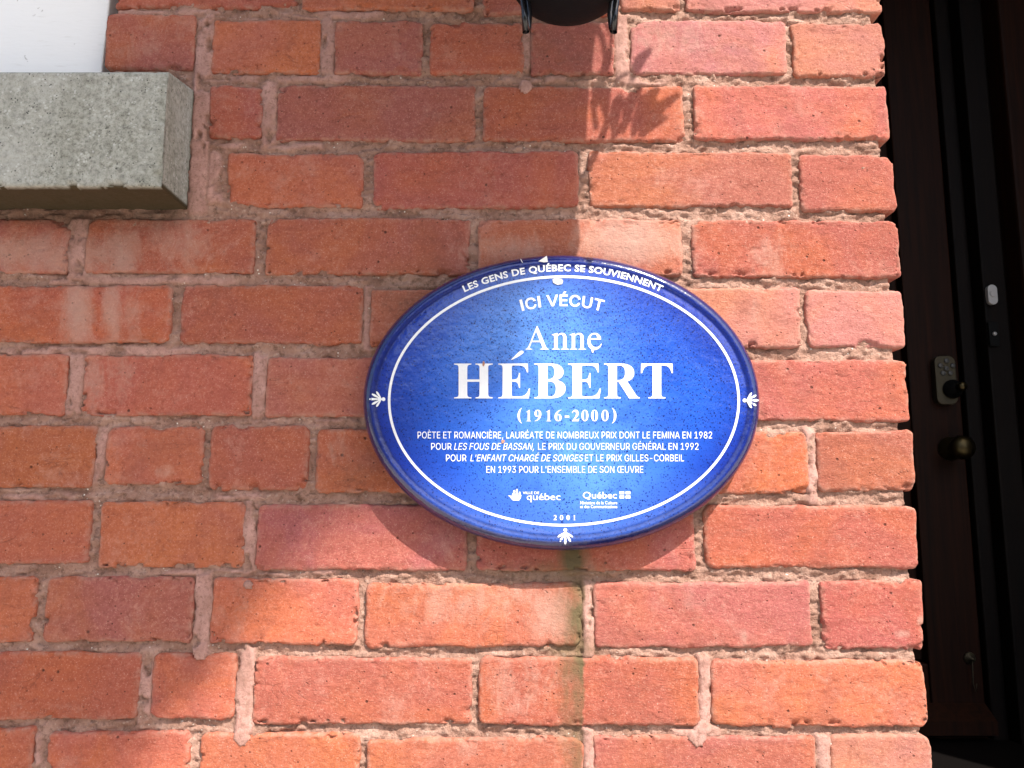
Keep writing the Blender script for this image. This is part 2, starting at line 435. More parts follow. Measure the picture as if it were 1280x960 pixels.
# each brick of the photograph: left, right, top, bottom (pixels on the wall face), colour, roundness
B = [
 (146, 373, -62, 9, RO, 3), (377, 592, -60, 12, OR, 3), (603, 770, -58, 17, OP, 4), (776, 849, -58, 12, PK, 4), (856, 1101, -58, 15, PK, 4),
 (131, 243, 17, 86, PU, 6), (264, 400, 24, 91, OR, 3), (418, 528, 25, 92, PU, 3), (537, 655, 27, 91, RD, 5), (663, 768, 28, 93, OP, 4), (788, 984, 25, 93, PK, 7), (991, 1106, 27, 96, PK, 6),
 (261, 327, 107, 172, RD, 3), (345, 594, 106, 175, PU, 2), (604, 855, 107, 176, RD, 5), (867, 1111, 106, 174, RD, 4),
 (283, 454, 191, 258, RO, 5), (466, 724, 189, 260, RD, 8), (736, 992, 189, 258, PU, 5), (1000, 1120, 192, 264, RD, 9),
 (-150, 86, 274, 341, PU, 4), (106, 317, 273, 341, RO, 4), (332, 587, 272, 343, RD, 4), (597, 852, 273, 345, OP, 6), (866, 1125, 275, 347, RD, 5),
 (-160, 213, 357, 428, OR, 6), (226, 453, 356, 430, RD, 4), (463, 716, 362, 433, OP, 4), (728, 1001, 360, 435, PK, 6), (1009, 1131, 363, 435, PK, 6),
 (-165, 83, 443, 518, OR, 4), (102, 315, 443, 519, OR, 4), (332, 560, 446, 520, PU, 3), (572, 860, 448, 523, RD, 4), (874, 1136, 449, 526, RD, 5),
 (-120, 118, 532, 609, OR, 4), (130, 254, 532, 607, OR, 10), (261, 385, 532, 612, RO, 8), (394, 520, 536, 616, OR, 9), (532, 770, 536, 616, RD, 4), (782, 1010, 540, 617, RO, 6), (1021, 1143, 538, 613, PU, 6),
 (-150, 111, 626, 705, OR, 4), (123, 305, 627, 710, OR, 5), (320, 583, 631, 713, PU, 4), (595, 868, 634, 714, RD, 5), (881, 1148, 632, 711, RO, 8),
 (-200, 42, 721, 803, OR, 4), (55, 241, 721, 803, PU, 6), (263, 447, 723, 806, OR, 5), (456, 728, 729, 810, OR, 10), (742, 1015, 728, 810, PU, 5), (1028, 1155, 726, 812, RD, 5),
 (-90, 173, 816, 900, OR, 4), (189, 293, 817, 900, RO, 7), (316, 590, 822, 906, OR, 6), (598, 874, 822, 908, RO, 8), (889, 1158, 826, 909, OR, 9),
 (-200, 40, 912, 1000, OR, 4), (57, 235, 914, 1000, OR, 4), (248, 449, 917, 1002, OR, 6), (458, 730, 923, 1006, OR, 5), (742, 1022, 920, 1006, OP, 5), (1040, 1167, 919, 1008, PK, 8),
]
RECESS = 0.0054
brick_data = []

def brick_grid(L, R_, step):
    fine = np.array([0, .35, .8, 1.4, 2.2, 3.2, 4.6]) * 1e-3
    n = max(2, int((R_ - L - 2 * 0.0046) / step))
    mid = np.linspace(L + 0.0046, R_ - 0.0046, n)
    return np.concatenate([L + fine[:-1], mid, (R_ - fine[:-1])[::-1]])

def make_brick(x0, x1, z0, z1, slope, seed, rnd, step=0.0017, back=0.016, proud=0.0, rough=1.0, returns=False):
    xs, zs = brick_grid(x0, x1, step), brick_grid(z0, z1, step)
    X, Z = np.meshgrid(xs, zs)
    cx, cz = (x0 + x1) / 2, (z0 + z1) / 2
    r = rnd * 0.00085 + 0.001
    # round the corners (square -> disc map inside each corner zone)
    ax = np.clip((np.abs(X - cx) - ((x1 - x0) / 2 - r)) / r, 0, 1)
    az = np.clip((np.abs(Z - cz) - ((z1 - z0) / 2 - r)) / r, 0, 1)
    nx_, nz_ = ax * np.sqrt(1 - az ** 2 / 2), az * np.sqrt(1 - ax ** 2 / 2)
    X2 = np.where(ax > 0, cx + np.sign(X - cx) * ((x1 - x0) / 2 - r + nx_ * r), X)
    Z2 = np.where(az > 0, cz + np.sign(Z - cz) * ((z1 - z0) / 2 - r + nz_ * r), Z)
    rad = np.sqrt(nx_ ** 2 + nz_ ** 2)
    ex = (x1 - x0) / 2 - np.abs(X - cx); ez = (z1 - z0) / 2 - np.abs(Z - cz)
    e = np.where((ax > 0) & (az > 0), r * (1 - rad), np.minimum(ex, ez))
    e = np.maximum(e, 0)
    mm = 1000.0
    # wandering, ragged outline
    fall = np.exp(-e / 0.006)
    low = (z0 + z1) / 2 > Z
    ragg = np.where(low, 1.25, 0.9)
    X2 = X2 + fall * (fbm(Z2 * mm / 24, X2 * mm / 60, seed, 3) * 0.0020 + fbm(X2 * mm / 5, Z2 * mm / 5, seed + 3, 2) * 0.0007) * rough
    Z2 = Z2 + fall * (fbm(X2 * mm / 30, Z2 * mm / 60, seed + 7, 3) * 0.0022 + fbm(X2 * mm / 5, Z2 * mm / 5, seed + 9, 2) * 0.0009 * ragg) * rough
    Z2 = Z2 + slope * (X2 - cx)
    # face relief
    y = -proud + 0 * X
    rngb = np.random.RandomState(seed)
    y = y + (X - cx) * rngb.uniform(-.006, .006) + (Z - cz) * rngb.uniform(-.022, .022)
    y = y + fbm(X * mm / 55, Z * mm / 40, seed + 20, 2) * 0.0010
    y = y + fbm(X * mm / 11, Z * mm / 7, seed + 21, 3) * 0.00034 * rough + fbm(X * mm / 3.2, Z * mm / 2.6, seed + 22, 2) * 0.00022 * rough
    crk = np.abs(fbm(X * mm / 60 + .3 * fbm(X * mm / 9, Z * mm / 9, seed + 35, 2), Z * mm / 14, seed + 31, 3))
    y = y + 0.0014 * np.exp(-(crk / 0.012) ** 2) * sstep(0.15, 0.5, fbm(X * mm / 45, Z * mm / 22, seed + 33, 2))
    # rounded arris with chips
    Rr = 0.0016 + 0.0011 * (1 + fbm(X * mm / 14, Z * mm / 14, seed + 40, 2)) + rnd * 0.00016
    tt = np.clip(1 - e / Rr, 0, 1)
    y = y + Rr * (1 - np.sqrt(np.maximum(0, 1 - tt ** 2)))
    chip = rngb.choice([0.25, .6, 1.0, 1.3]) * sstep(0.30, 0.50, fbm(X * mm / 13, Z * mm / 9, seed + 50, 3)) * np.exp(-(e / 0.0050) ** 2) * 0.0048 * np.where(low, 1.25, .75) * rough
    y = y + chip * (1 + 0.4 * fbm(X * mm / 3, Z * mm / 3, seed + 51, 2))
    for q in range(rngb.randint(0, 3)):          # a broken corner or arris
        bx_ = rngb.choice([x0, x1]) if rngb.rand() < .6 else rngb.uniform(x0, x1)
        bz_ = rngb.choice([z0, z1]); br = rngb.uniform(.004, .011)
        dd = np.sqrt(((X - bx_) / 1.5) ** 2 + (Z - bz_) ** 2) / br + .35 * fbm(X * mm / 5, Z * mm / 4, seed + 60 + q, 3)
        y = y + .0034 * sstep(1.0, .72, dd) * rough
    # a few dents and scratches
    for q in range(rngb.randint(2, 6)):
        dx, dz = rngb.uniform(x0, x1), rngb.uniform(z0, z1)
        sx, sz = rngb.uniform(.0012, .0045), rngb.uniform(.0008, .0018)
        a = rngb.uniform(-.5, .5)
        U = (X - dx) * math.cos(a) + (Z - dz) * math.sin(a); W = -(X - dx) * math.sin(a) + (Z - dz) * math.cos(a)
        y = y + rngb.uniform(.0004, .0016) * np.exp(-(U / sx) ** 2 - (W / sz) ** 2)
    nz, nx = X.shape
    eff_glare, alg, dark = wall_tints(X2, Z2)
    edge = np.exp(-(e / 0.0035) ** 2)
    # skirt: wrap the border back
    def wrap(Aarr, fill=None):
        Bq = np.zeros((nz + 2, nx + 2)); Bq[1:-1, 1:-1] = Aarr
        Bq[0, 1:-1] = Aarr[0]; Bq[-1, 1:-1] = Aarr[-1]; Bq[1:-1, 0] = Aarr[:, 0]; Bq[1:-1, -1] = Aarr[:, -1]
        Bq[0, 0] = Aarr[0, 0]; Bq[0, -1] = Aarr[0, -1]; Bq[-1, 0] = Aarr[-1, 0]; Bq[-1, -1] = Aarr[-1, -1]
        return Bq
    XX, ZZ, YY = wrap(X2), wrap(Z2), wrap(y)
    m = np.zeros_like(XX, bool); m[0] = m[-1] = True; m[:, 0] = m[:, -1] = True
    YY = np.where(m, back, YY)
    V = np.stack([XX - cx, YY, ZZ - cz], -1).reshape(-1, 3)
    at_ = {k: wrap(v_) for k, v_ in (('eff_glare', eff_glare), ('alg', alg), ('dark', dark), ('edge', edge))}
    me = grid_mesh('brick', V, nx + 2, nz + 2, M_BRICK, attrs=at_)
    return me, (cx, 0, cz)

Xe, _ = at(1122, 300)
WALL_R = float(Xe)
wall = thing('brick_wall', (-0.3, 0.0, 0.0), 'red brick house wall with rough pinkish mortar joints, carrying the blue oval plaque', 'wall')
random.seed(4)
rects = []
for k, (l, r, tp, bt, colr, rnd) in enumerate(B):
    xa, za = at(l, (tp + bt) / 2); xb, zb = at(r, (tp + bt) / 2)
    _, zt = at((l + r) / 2, tp); _, zm = at((l + r) / 2, bt)
    # right-hand end bricks: their measured ends are the wall's outline
    sl = random.uniform(-.006, .006)
    me, loc = make_brick(float(xa), float(xb), float(zm), float(zt), sl, 100 + k * 7, rnd, proud=random.uniform(-.0007, .0007),
                         back=0.10 if r > 1095 else 0.016)
    o = bpy.data.objects.new('brick', me)
    o.location = loc
    j = random.uniform(0.90, 1.10)
    o.color = (colr[0] * j, colr[1] * j * random.uniform(.94, 1.06), colr[2] * j * random.uniform(.9, 1.1), 1)
    link(o, wall)
    rects.append((float(xa), float(xb), float(zm), float(zt)))

WIN = (-1.45, float(at(139, 40)[0]) , float(at(200, 107)[1]) - 0.055, 3.35)      # window opening with its sill
# mortar: one rough sheet behind the brick faces, with flush repointed joints
SM = [  # repointed smooth joints: centre line x (px) and y range, half width, standing proud (mm behind the face)
 (251, 20, 262, 10.5, 0.4), (409, 24, 93, 9, 1.0), (335, 106, 176, 9, .9), (659, 26, 93, 5.5, 1.6), (270, 190, 250, 11, 0.6), (96, 272, 343, 11, .2), (93, 443, 520, 9.5, .6), (323, 445, 521, 8.5, 1.0),
 (124, 532, 610, 6.5, 1.8), (312, 628, 714, 8, .8), (252, 720, 812, 10, .3), (181, 814, 905, 8, .8), (305, 816, 915, 11, .3), (48, 910, 1000, 8.5, .5), (882, 822, 912, 8, .6), (1015, 538, 630, 7, 1.0), (735, 725, 822, 6.5, .8), (777, 20, 95, 9, 1.5),
 (459, 355, 436, 5, 2.5), (736, 915, 1000, 6, 1.0), (1031, 915, 1000, 8, 1.0)]
SMB = [ # horizontal smears: x range, y, half height
 (140, 262, 15, 4, .8), (262, 480, 18, 5, 1.2), (264, 440, 97, 5, 1.4), (345, 400, 181, 4, 1.5), (625, 760, 99, 4.5, .6), (740, 830, 101, 5, .6), (280, 345, 182, 4, 1.0), (60, 300, 350, 5, 1.2),
 (0, 230, 438, 6, 1.6), (840, 900, 915, 7, .4), (262, 330, 619, 5, 1.0), (0, 90, 620, 4, 1.2), (180, 420, 716, 3.5, 1.6), (310, 360, 527, 4, 1.4), (385, 440, 527, 4, 1.2)]
x_l, _ = at(-190, 480); x_r = WALL_R - 0.006
z_b = float(at(640, 1010)[1]); z_t = float(at(640, -60)[1])
st = 0.0017
xs = np.arange(float(x_l), x_r, st); zs = np.arange(z_b, z_t, st)
X, Z = np.meshgrid(xs, zs)
PX, PY = w2px(X, Z)
mm = 1000.0
# the right end follows the leaning edge of the pier, course by course
endpx = 1098 + 67.0 * PY / 960.0 - 10
xe, _ = at(endpx[:, -1], PY[:, -1])
scalex = (xe - xs[0]) / (xs[-1] - xs[0])
X = xs[0] + (X - xs[0]) * scalex[:, None]
PX, PY = w2px(X, Z)
h = RECESS + fbm(X * mm / 26, Z * mm / 12, 901, 3) * 0.0016 + fbm(X * mm / 8, Z * mm / 5, 905, 3) * 0.0017 + fbm(X * mm / 3.2, Z * mm / 2.8, 911, 2) * 0.0012
h = h - 0.0024 * sstep(0.0, 0.30, fbm(X * mm / 22, Z * mm / 6, 921, 3))
wpx = fbm(PY / 22, PX / 30, 931, 3) * 5.0 + fbm(PX / 5, PY / 5, 937, 2) * 1.6
sf = 0 * X
for cxp, y0_, y1_, hw, dep in SM:
    lean = (cxp - 640) / 7042.0 * (PY - (y0_ + y1_) / 2)
    hw = hw + .8; dep = dep - .2
    d = hw - np.abs(PX - cxp - lean + wpx * .6)
    f = sstep(-1.6, 2.2, d) * sstep(y0_ - 4, y0_ + 2, PY + 2 * wpx) * sstep(y1_ + 5, y1_ - 1, PY + 2 * wpx)
    f = f * (1 - .9 * sstep(.12, .38, fbm(PX / 14, PY / 26, 971, 4)))
    cr = np.clip(np.abs(PX - cxp - lean) / hw, 0, 1)
    hh = dep * 0.001 + 0.0010 * cr ** 2 + fbm(X * mm / 9, Z * mm / 14, 941, 3) * 0.0009 + fbm(X * mm / 3, Z * mm / 3, 943, 2) * 0.0003
    h = h * (1 - f) + hh * f; sf = np.maximum(sf, f)
for xa_, xb_, cyp, hw, dep in SMB:
    f0 = (1 - .85 * sstep(.02, .30, fbm(PX / 24, PY / 9, 977, 4)))
    d = hw - np.abs(PY - cyp + fbm(PX / 26, PY / 50, 953, 3) * 3 + wpx * .4)
    f = sstep(-1.6, 2.0, d) * sstep(xa_ - 8, xa_ + 6, PX + 3 * wpx) * sstep(xb_ + 8, xb_ - 6, PX + 3 * wpx) * 0.85 * f0
    hh = dep * 0.001 + fbm(X * mm / 12, Z * mm / 8, 957, 3) * 0.0011
    h = h * (1 - f) + hh * f; sf = np.maximum(sf, f)
# little drips of mortar hanging over the bricks
for dx_, dy_, s_ in ((657, 108, 7), (310, 731, 5), (302, 922, 9), (250, 816, 8), (872, 922, 10), (878, 912, 9)):
    f = gauss(PX, PY, dx_, dy_, s_, s_ * 1.1) > 0.55 + 0.15 * fbm(PX / 6, PY / 6, 963, 2)
    h = np.where(f, -0.0009 - 0.0005 * gauss(PX, PY, dx_, dy_, s_, s_), h); sf = np.where(f, 1.0, sf)
eff_glare, alg, dark = wall_tints(X, Z)
h = np.where((X < WIN[1] + .004) & (Z > WIN[2] + .02), .19, h)
me = grid_mesh('mortar', np.stack([X, h, Z], -1).reshape(-1, 3), X.shape[1], X.shape[0], M_MORTAR,
               attrs={'smooth_fill': sf, 'alg': alg, 'dark': dark})
mo = bpy.data.objects.new('mortar', me); link(mo, wall)

# the wall goes on beyond the frame: same bond, coarser bricks
course = 0.0757
DOOR_W = 1.16
X_END = 2.9
VX0, VX1, VZ0, VZ1 = float(x_l), WALL_R, z_b, z_t
core = MB()
DZ0 = 1.05; DZ1 = 3.28                                                  # doorway
# mortar bed behind the outer bricks (in front of a solid core)
yb = 0.0065
yB = 0.30
def slab(x0, x1, z0, z1, y0=yb): core.box((x0, y0, z0), (x1, yB, z1))
slab(-3.0, WIN[0], 0, 4.2); slab(WIN[0], VX0, 0, WIN[2]); slab(WIN[0], WIN[1], WIN[3], 4.2)
slab(WIN[1], WALL_R - 0.02, z_t, 4.2)
slab(VX0, WALL_R - 0.02, 0, z_b)
core.box((WIN[1] + .002, 0.02, z_b), (WALL_R - 0.03, yB, z_t))
core.box((VX0, 0.02, z_b), (WIN[1], yB, WIN[2]))
slab(WALL_R - 0.02, WALL_R + DOOR_W, DZ1 + 0.10, 4.2)
slab(WALL_R - 0.02, WALL_R + DOOR_W, 0, DZ0 - 0.12)
slab(WALL_R + DOOR_W, X_END, 0, 4.2)
core.build('wall_core', M_MORTAR, wall)

proto = {}
def outer_brick(length, v):
    key = (round(length, 3), v)
    if key not in proto:
        me, _ = make_brick(-length / 2, length / 2, -.0325, .0325, 0, 5000 + v * 31 + int(length * 1000), 5, step=0.010, back=0.012, rough=.8)
        for n_ in ('eff_glare', 'alg', 'dark'): me.attributes[n_].data.foreach_set('value', np.zeros(len(me.vertices), np.float32))
        proto[key] = me
    return proto[key]
random.seed(9)
spots = []
z = 0.004
zmid = [float(at(640, y_)[1]) for y_ in (-100, 1045)]
rows = []
zz = float(at(640, 1045)[1])
while zz > 0.04: rows.append(zz); zz -= course
zz = float(at(640, -104)[1])
while zz < 4.15: rows.append(zz); zz += course
mids = [float(at(640, y_)[1]) for y_ in (-24, 58, 140, 224, 309, 394, 482, 572, 670, 766, 862, 960)]
def free(x0, x1, z, inner):
    if x1 > WALL_R + 0.002 and x0 < WALL_R + DOOR_W - .002 and DZ0 - .1 < z < DZ1 + .06: return False
    if x1 > WIN[0] and x0 < WIN[1] and WIN[2] < z < WIN[3]: return False
    if inner and x1 > VX0 + .12 and x0 < WALL_R: return False
    return True
for ri, zc in enumerate(rows + mids):
    inner = zc in mids
    rmin = VX0 - .008
    if inner:
        own = [r_[0] for r_ in rects if abs((r_[2] + r_[3]) / 2 - zc) < .03]
        if own and min(own) < -.5: rmin = min(own) - .010
    k = ri % 4
    for a, b in ((-3.0, rmin if inner else WALL_R), (WALL_R, X_END)):
        if not inner and (a == WALL_R): pass
        x = a
        first = True
        if a == WALL_R:
            x = WALL_R + DOOR_W if (DZ0 - .1 < zc < DZ1 + .06) else WALL_R + 0.010
        while x < b - .06:
            ln = 0.212 if (k in (0, 2) and not first) or (k in (1, 3) and first is False) else (0.100 if k in (0, 2) else 0.212)
            first = False
            if a == -3.0 and inner: pass
            x1 = min(x + ln, b)
            if b - x1 < .075: x1 = b
            for w0, w1 in ((WIN[0], WIN[1]),):
                if WIN[2] < zc < WIN[3]:
                    if x < w0 < x1: x1 = w0
                    elif w0 <= x < w1: x = w1 + .001; x1 = min(x + ln, b)
                    if x1 - x < .04: pass
            if x1 - x > .04 and free(x, x1, zc, inner): spots.append((x, x1, zc))
            x = x1 + .010
cx_, cz_ = 0.0, 1.7
spots.sort(key=lambda s_: ((s_[0] + s_[1]) / 2 - cx_) ** 2 + (s_[2] - cz_) ** 2)
nshow = 300 - len(B)
palette = [OR, OR, RD, RD, RO, PU, OP, PK]
rest_v, rest_f = [], []
for q, (a, b, zc) in enumerate(spots):
    ln = b - a
    if q < nshow:
        v = random.randint(0, 3)
        base_ln = 0.212 if ln > .16 else 0.100
        o = bpy.data.objects.new('brick', outer_brick(base_ln, v))
        o.scale = (ln / base_ln, 1, 1)
        o.location = ((a + b) / 2, 0.0005, zc)
        c_ = random.choice(palette); o.color = (*c_, 1)
        link(o, wall)
    else:
        n0 = len(rest_v); c = .003
        x0, x1, z0, z1 = a, b, zc - .0325, zc + .0325
        rest_v += [(x0, .012, z0), (x1, .012, z0), (x1, .012, z1), (x0, .012, z1), (x0 + c, .001, z0 + c), (x1 - c, .001, z0 + c), (x1 - c, .001, z1 - c), (x0 + c, .001, z1 - c),
                   (x0, .004, z0), (x1, .004, z0), (x1, .004, z1), (x0, .004, z1)]
        for (p, q2) in ((0, 1), (1, 2), (2, 3), (3, 0)):
            rest_f.append((n0 + p, n0 + q2, n0 + 8 + q2, n0 + 8 + p)); rest_f.append((n0 + 8 + p, n0 + 8 + q2, n0 + 4 + q2, n0 + 4 + p))
        rest_f.append((n0 + 4, n0 + 5, n0 + 6, n0 + 7))
ro = mesh_obj('outlying_brickwork', rest_v, rest_f, M_BRICK, wall, False, kind='stuff')
ro.color = (*RO, 1)

# ------------------------------------------------------------------ STONE SILL AND WINDOW
M_STONE = mat_stone()
sd = 0.062
fz0 = float(at(120, 233, -sd)[1]); fz1 = float(at(120, 89, -sd)[1])
sx1 = float(at(205, 160, -sd)[0]); sx1b = float(at(236, 180, 0)[0])
zt_b = float(at(238, 106, 0)[1]); sx0 = WIN[0] - 0.06
sill = thing('window_sill', (-.9, 0, fz0), 'grey green granite window sill with speckled face below the white window', 'window sill')
def sill_mesh():
    # lofted block: columns along x, a section of points in y/z, rough-cut faces
    xsn = np.concatenate([np.linspace(sx0, -0.60, 20), np.arange(-0.598, sx1 - .002, .003), np.linspace(sx1 - .0015, sx1 + .0005, 3)])
    def line(p, q, n): return [(p[0] + (q[0] - p[0]) * t, p[1] + (q[1] - p[1]) * t) for t in np.linspace(0, 1, n, endpoint=False)]
    sec = line((0.20, fz0), (-sd + .0015, fz0), 34) + line((-sd + .0012, fz0), (-sd, fz0 + .0012), 2) + line((-sd, fz0 + .0014), (-sd, fz1 - .002), 48) + line((-sd, fz1 - .0018), (-sd + .002, fz1), 2) + line((-sd + .0021, fz1), (0.20, zt_b + .035), 34)
    sec = np.array(sec)
    nx, ns = len(xsn), len(sec)
    V = np.zeros((ns, nx, 3))
    V[:, :, 0] = xsn[None, :]; V[:, :, 1] = sec[:, None, 0]; V[:, :, 2] = sec[:, None, 1]
    XX, YY, ZZ = V[..., 0], V[..., 1], V[..., 2]
    # right end: splayed return towards the wall
    sgn = (sx1b - sx1) / sd
    rel = sstep(-.9, sx1, XX) * 0
    n1 = fbm(XX * 1000 / 9, (ZZ * 1.3 + YY) * 1000 / 9, 71, 3) * .0006 + fbm(XX * 1000 / 3, (ZZ + YY) * 1000 / 3, 72, 2) * .0003
    V[..., 1] += n1; V[..., 2] += n1 * np.sign(ZZ - (fz0 + fz1) / 2) * .6
    front = YY < -sd + .012
    eb = np.minimum(ZZ - fz0, fz1 - ZZ); eb = np.where(front, np.minimum(eb, np.maximum(sx1 - XX, 0)), 1)
    ch = sstep(.18, .55, fbm(XX * 1000 / 19, ZZ * 1000 / 12, 75, 4)) * np.exp(-(eb / .0045) ** 2) * .0040
    V[..., 1] += np.where(front, ch, 0)
    col = V[:, -1, :]
    end = []
    for t in np.linspace(0.06, 1, 24):
        pass
    # end cap: shear the last columns so the end face runs from (sx1,-sd) to (sx1b, 0)
    extra = np.clip((V[..., 1] + sd) / sd, 0, 1.9) * (sx1b - sx1)
    V[..., 0] += extra * sstep(-.56, sx1, XX) ** 3
    # close the end with a fan of rings shrinking to the section's centre line
    rings = []
    last = V[:, -1, :]
    cen = np.array([0, 0, (fz0 + fz1) / 2])
    for t in np.linspace(0, 1, 22)[1:]:
        rr = last.copy()
        rr[:, 2] = last[:, 2] + (cen[2] - last[:, 2]) * t
        rr[:, 0] += np.clip(fbm(rr[:, 1] * 1000 / 6, rr[:, 2] * 1000 / 6, 81, 3), -1, 1) * .0010 * (t > .08)
        rings.append(rr)
    V = np.concatenate([V, np.stack(rings, 1)], 1)
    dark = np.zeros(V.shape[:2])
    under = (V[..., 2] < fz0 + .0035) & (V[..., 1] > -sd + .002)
    dark[under] = 1.0  # shade and warm reflection under the sill painted into the stone
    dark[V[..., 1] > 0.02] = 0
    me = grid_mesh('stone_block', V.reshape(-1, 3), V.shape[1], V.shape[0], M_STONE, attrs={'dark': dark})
    return me
so = bpy.data.objects.new('stone_block', sill_mesh()); link(so, sill)

def mat_paint():
    t = NT('white_paint')
    c = t.mix(t.ramp(t.noise(1, 6, .7, t.scalevec((30, 30, 240))), [(0.60, 0.0), (0.74, 0.5)]), (0.87, 0.87, 0.85), (0.62, 0.60, 0.56))
    c = t.mix(t.ramp(t.noise(55, 3, .6), [(0.72, 0.0), (0.76, 0.8)]), c, (0.35, 0.33, 0.30))
    return t.out(c, 0.45, t.bump(t.noise(1, 4, .6, t.scalevec((40, 40, 160))), 0.35, 0.001))
M_WHITE = mat_paint()
M_GLASS = mat_plain('window_glass', (0.02, 0.025, 0.03), 0.05, Specular_IOR_Level=0.7)
win = thing('window', (-.95, .05, zt_b), 'white painted wooden window frame standing on the granite sill', 'window')
wz0, wz1 = zt_b - .03, WIN[3]
fx1 = float(at(141, 5, 0.028)[0])
# outer casing with a gentle lean like the photo's right edge
casing = MB()
x0_, x1t = fx1 - .165, fx1 + .003
casing.add([(x0_, .028, wz0), (x1t - .012, .028, wz0), (x1t + .03, .028, wz1), (x0_, .028, wz1), (x0_, .16, wz0), (x1t - .012, .16, wz0), (x1t + .03, .16, wz1), (x0_, .16, wz1)],
           [(0, 1, 2, 3), (7, 6, 5, 4), (1, 5, 6, 2), (4, 0, 3, 7), (3, 2, 6, 7), (0, 4, 5, 1)])
casing.build('casing', M_WHITE, win, bevel=.002)
MB().box((WIN[0] + .002, .028, wz0), (WIN[0] + .08, .16, wz1)).build('casing', M_WHITE, win, bevel=.002)
MB().box((WIN[0] + .081, .028, wz1 - .09), (x0_ - .001, .16, wz1)).build('head_board', M_WHITE, win, bevel=.002)
MB().box((WIN[0] + .081, .045, wz0), (x0_ - .001, .15, wz0 + .07)).build('bottom_rail', M_WHITE, win, bevel=.002)
MB().box((WIN[0] + .081, .05, (wz0 + wz1) / 2 - .02), (x0_ - .001, .14, (wz0 + wz1) / 2 + .02)).build('meeting_rail', M_WHITE, win, bevel=.002)
for za_, zb_ in ((wz0 + .071, (wz0 + wz1) / 2 - .021), ((wz0 + wz1) / 2 + .021, wz1 - .091)):
    MB().box((WIN[0] + .081, .09, za_), (x0_ - .001, .096, zb_)).build('pane', M_GLASS, win)

# ------------------------------------------------------------------ OVAL ENAMEL PLAQUE
YF = -0.032                     # face
px_c = (701.5, 503.0)
cxw, czw = at(px_c[0], px_c[1], -0.020)
l_, _ = at(453.5, 503, -.020); r_, _ = at(949.5, 503, -.020)
_, t_ = at(701, 318.5, -.022); _, b_ = at(701, 688, -.018)
PL_C = (float(l_ + r_) / 2, float(t_ + b_) / 2); PL_A = float(r_ - l_) / 2; PL_B = float(t_ - b_) / 2
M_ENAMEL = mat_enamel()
M_LET = mat_plain('white_enamel_print', (0.82, 0.83, 0.84), 0.30, 0.05, 80)
plaque = thing('plaque', (PL_C[0], 0, PL_C[1]), 'blue speckled oval enamel plaque with white French lettering fixed on the brick wall', 'plaque')
def face_y(x, z):
    rho = np.sqrt(((x - PL_C[0]) / PL_A) ** 2 + ((z - PL_C[1]) / PL_B) ** 2)
    return YF - 0.0012 * (1 - np.minimum(rho, 1) ** 2)
RIMV = [1, 1, 1, 1, 1, 1, 1, 1, .9, .5, .6, .7, .25]
prof = [(.030, -.002), (.014, -.003), (.006, -.006), (.0015, -.011), (0.0, -.017), (.0006, -.0215), (.0022, -.0262), (.0048, -.0298), (.0080, -.0322), (.0108, -.0328), (.0132, -.0322), (.0150, -.0315), (.0172, -.0316)]
n_th = 256
rim_rows, V = [], []
th = np.linspace(0, 2 * math.pi, n_th, endpoint=False)
for (ins, yy), rv in zip(prof, RIMV):
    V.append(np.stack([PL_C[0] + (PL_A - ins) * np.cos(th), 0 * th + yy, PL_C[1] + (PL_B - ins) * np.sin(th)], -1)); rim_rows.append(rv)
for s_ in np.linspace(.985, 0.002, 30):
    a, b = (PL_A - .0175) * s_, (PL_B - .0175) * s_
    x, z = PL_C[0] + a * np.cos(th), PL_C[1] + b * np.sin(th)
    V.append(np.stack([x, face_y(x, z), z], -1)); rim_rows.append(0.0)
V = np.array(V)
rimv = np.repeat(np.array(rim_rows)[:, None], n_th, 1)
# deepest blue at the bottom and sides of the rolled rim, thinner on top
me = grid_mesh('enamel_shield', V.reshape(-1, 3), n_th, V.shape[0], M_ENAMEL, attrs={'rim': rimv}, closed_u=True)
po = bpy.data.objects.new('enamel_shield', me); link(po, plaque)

def to_face(P2, off=0.00035):
    """(n,2) photo-pixel points of the print -> world points on the plaque face"""
    P2 = np.asarray(P2, float)
    x, z = at(P2[:, 0], P2[:, 1], YF)
    y = face_y(x, z)
    x, z = CAM[0] + (x - CAM[0]) * (y - CAM[1]) / (YF - CAM[1]), CAM[2] + (z - CAM[2]) * (y - CAM[1]) / (YF - CAM[1])
    return np.stack([x, y - off, z], -1)

dg = None
def curve_mesh(cu):
    """curve data -> (verts, faces) without operators"""
    o = bpy.data.objects.new('tmp', cu)
    COL.objects.link(o)
    bpy.context.view_layer.update()
    dgr = bpy.context.evaluated_depsgraph_get()
    me = bpy.data.meshes.new_from_object(o.evaluated_get(dgr))
    vs = np.zeros(len(me.vertices) * 3); me.vertices.foreach_get('co', vs); vs = vs.reshape(-1, 3)[:, :2]
    fs = [tuple(p.vertices) for p in me.polygons]
    bpy.data.objects.remove(o); bpy.data.meshes.remove(me)
    return vs, fs

def text_geo(s, offset=0.0, shear=0.0, spacing=1.0):
    cu = bpy.data.curves.new('tmp', 'FONT'); cu.body = s; cu.size = 1.0; cu.offset = offset
    cu.shear = shear; cu.space_character = spacing; cu.resolution_u = 3; cu.fill_mode = 'FRONT'; cu.dimensions = '2D'
    g = curve_mesh(cu); bpy.data.curves.remove(cu); return g

CAPH = None
def cap_height():
    global CAPH
    if CAPH is None: CAPH = float(text_geo('H')[0][:, 1].max())
    return CAPH

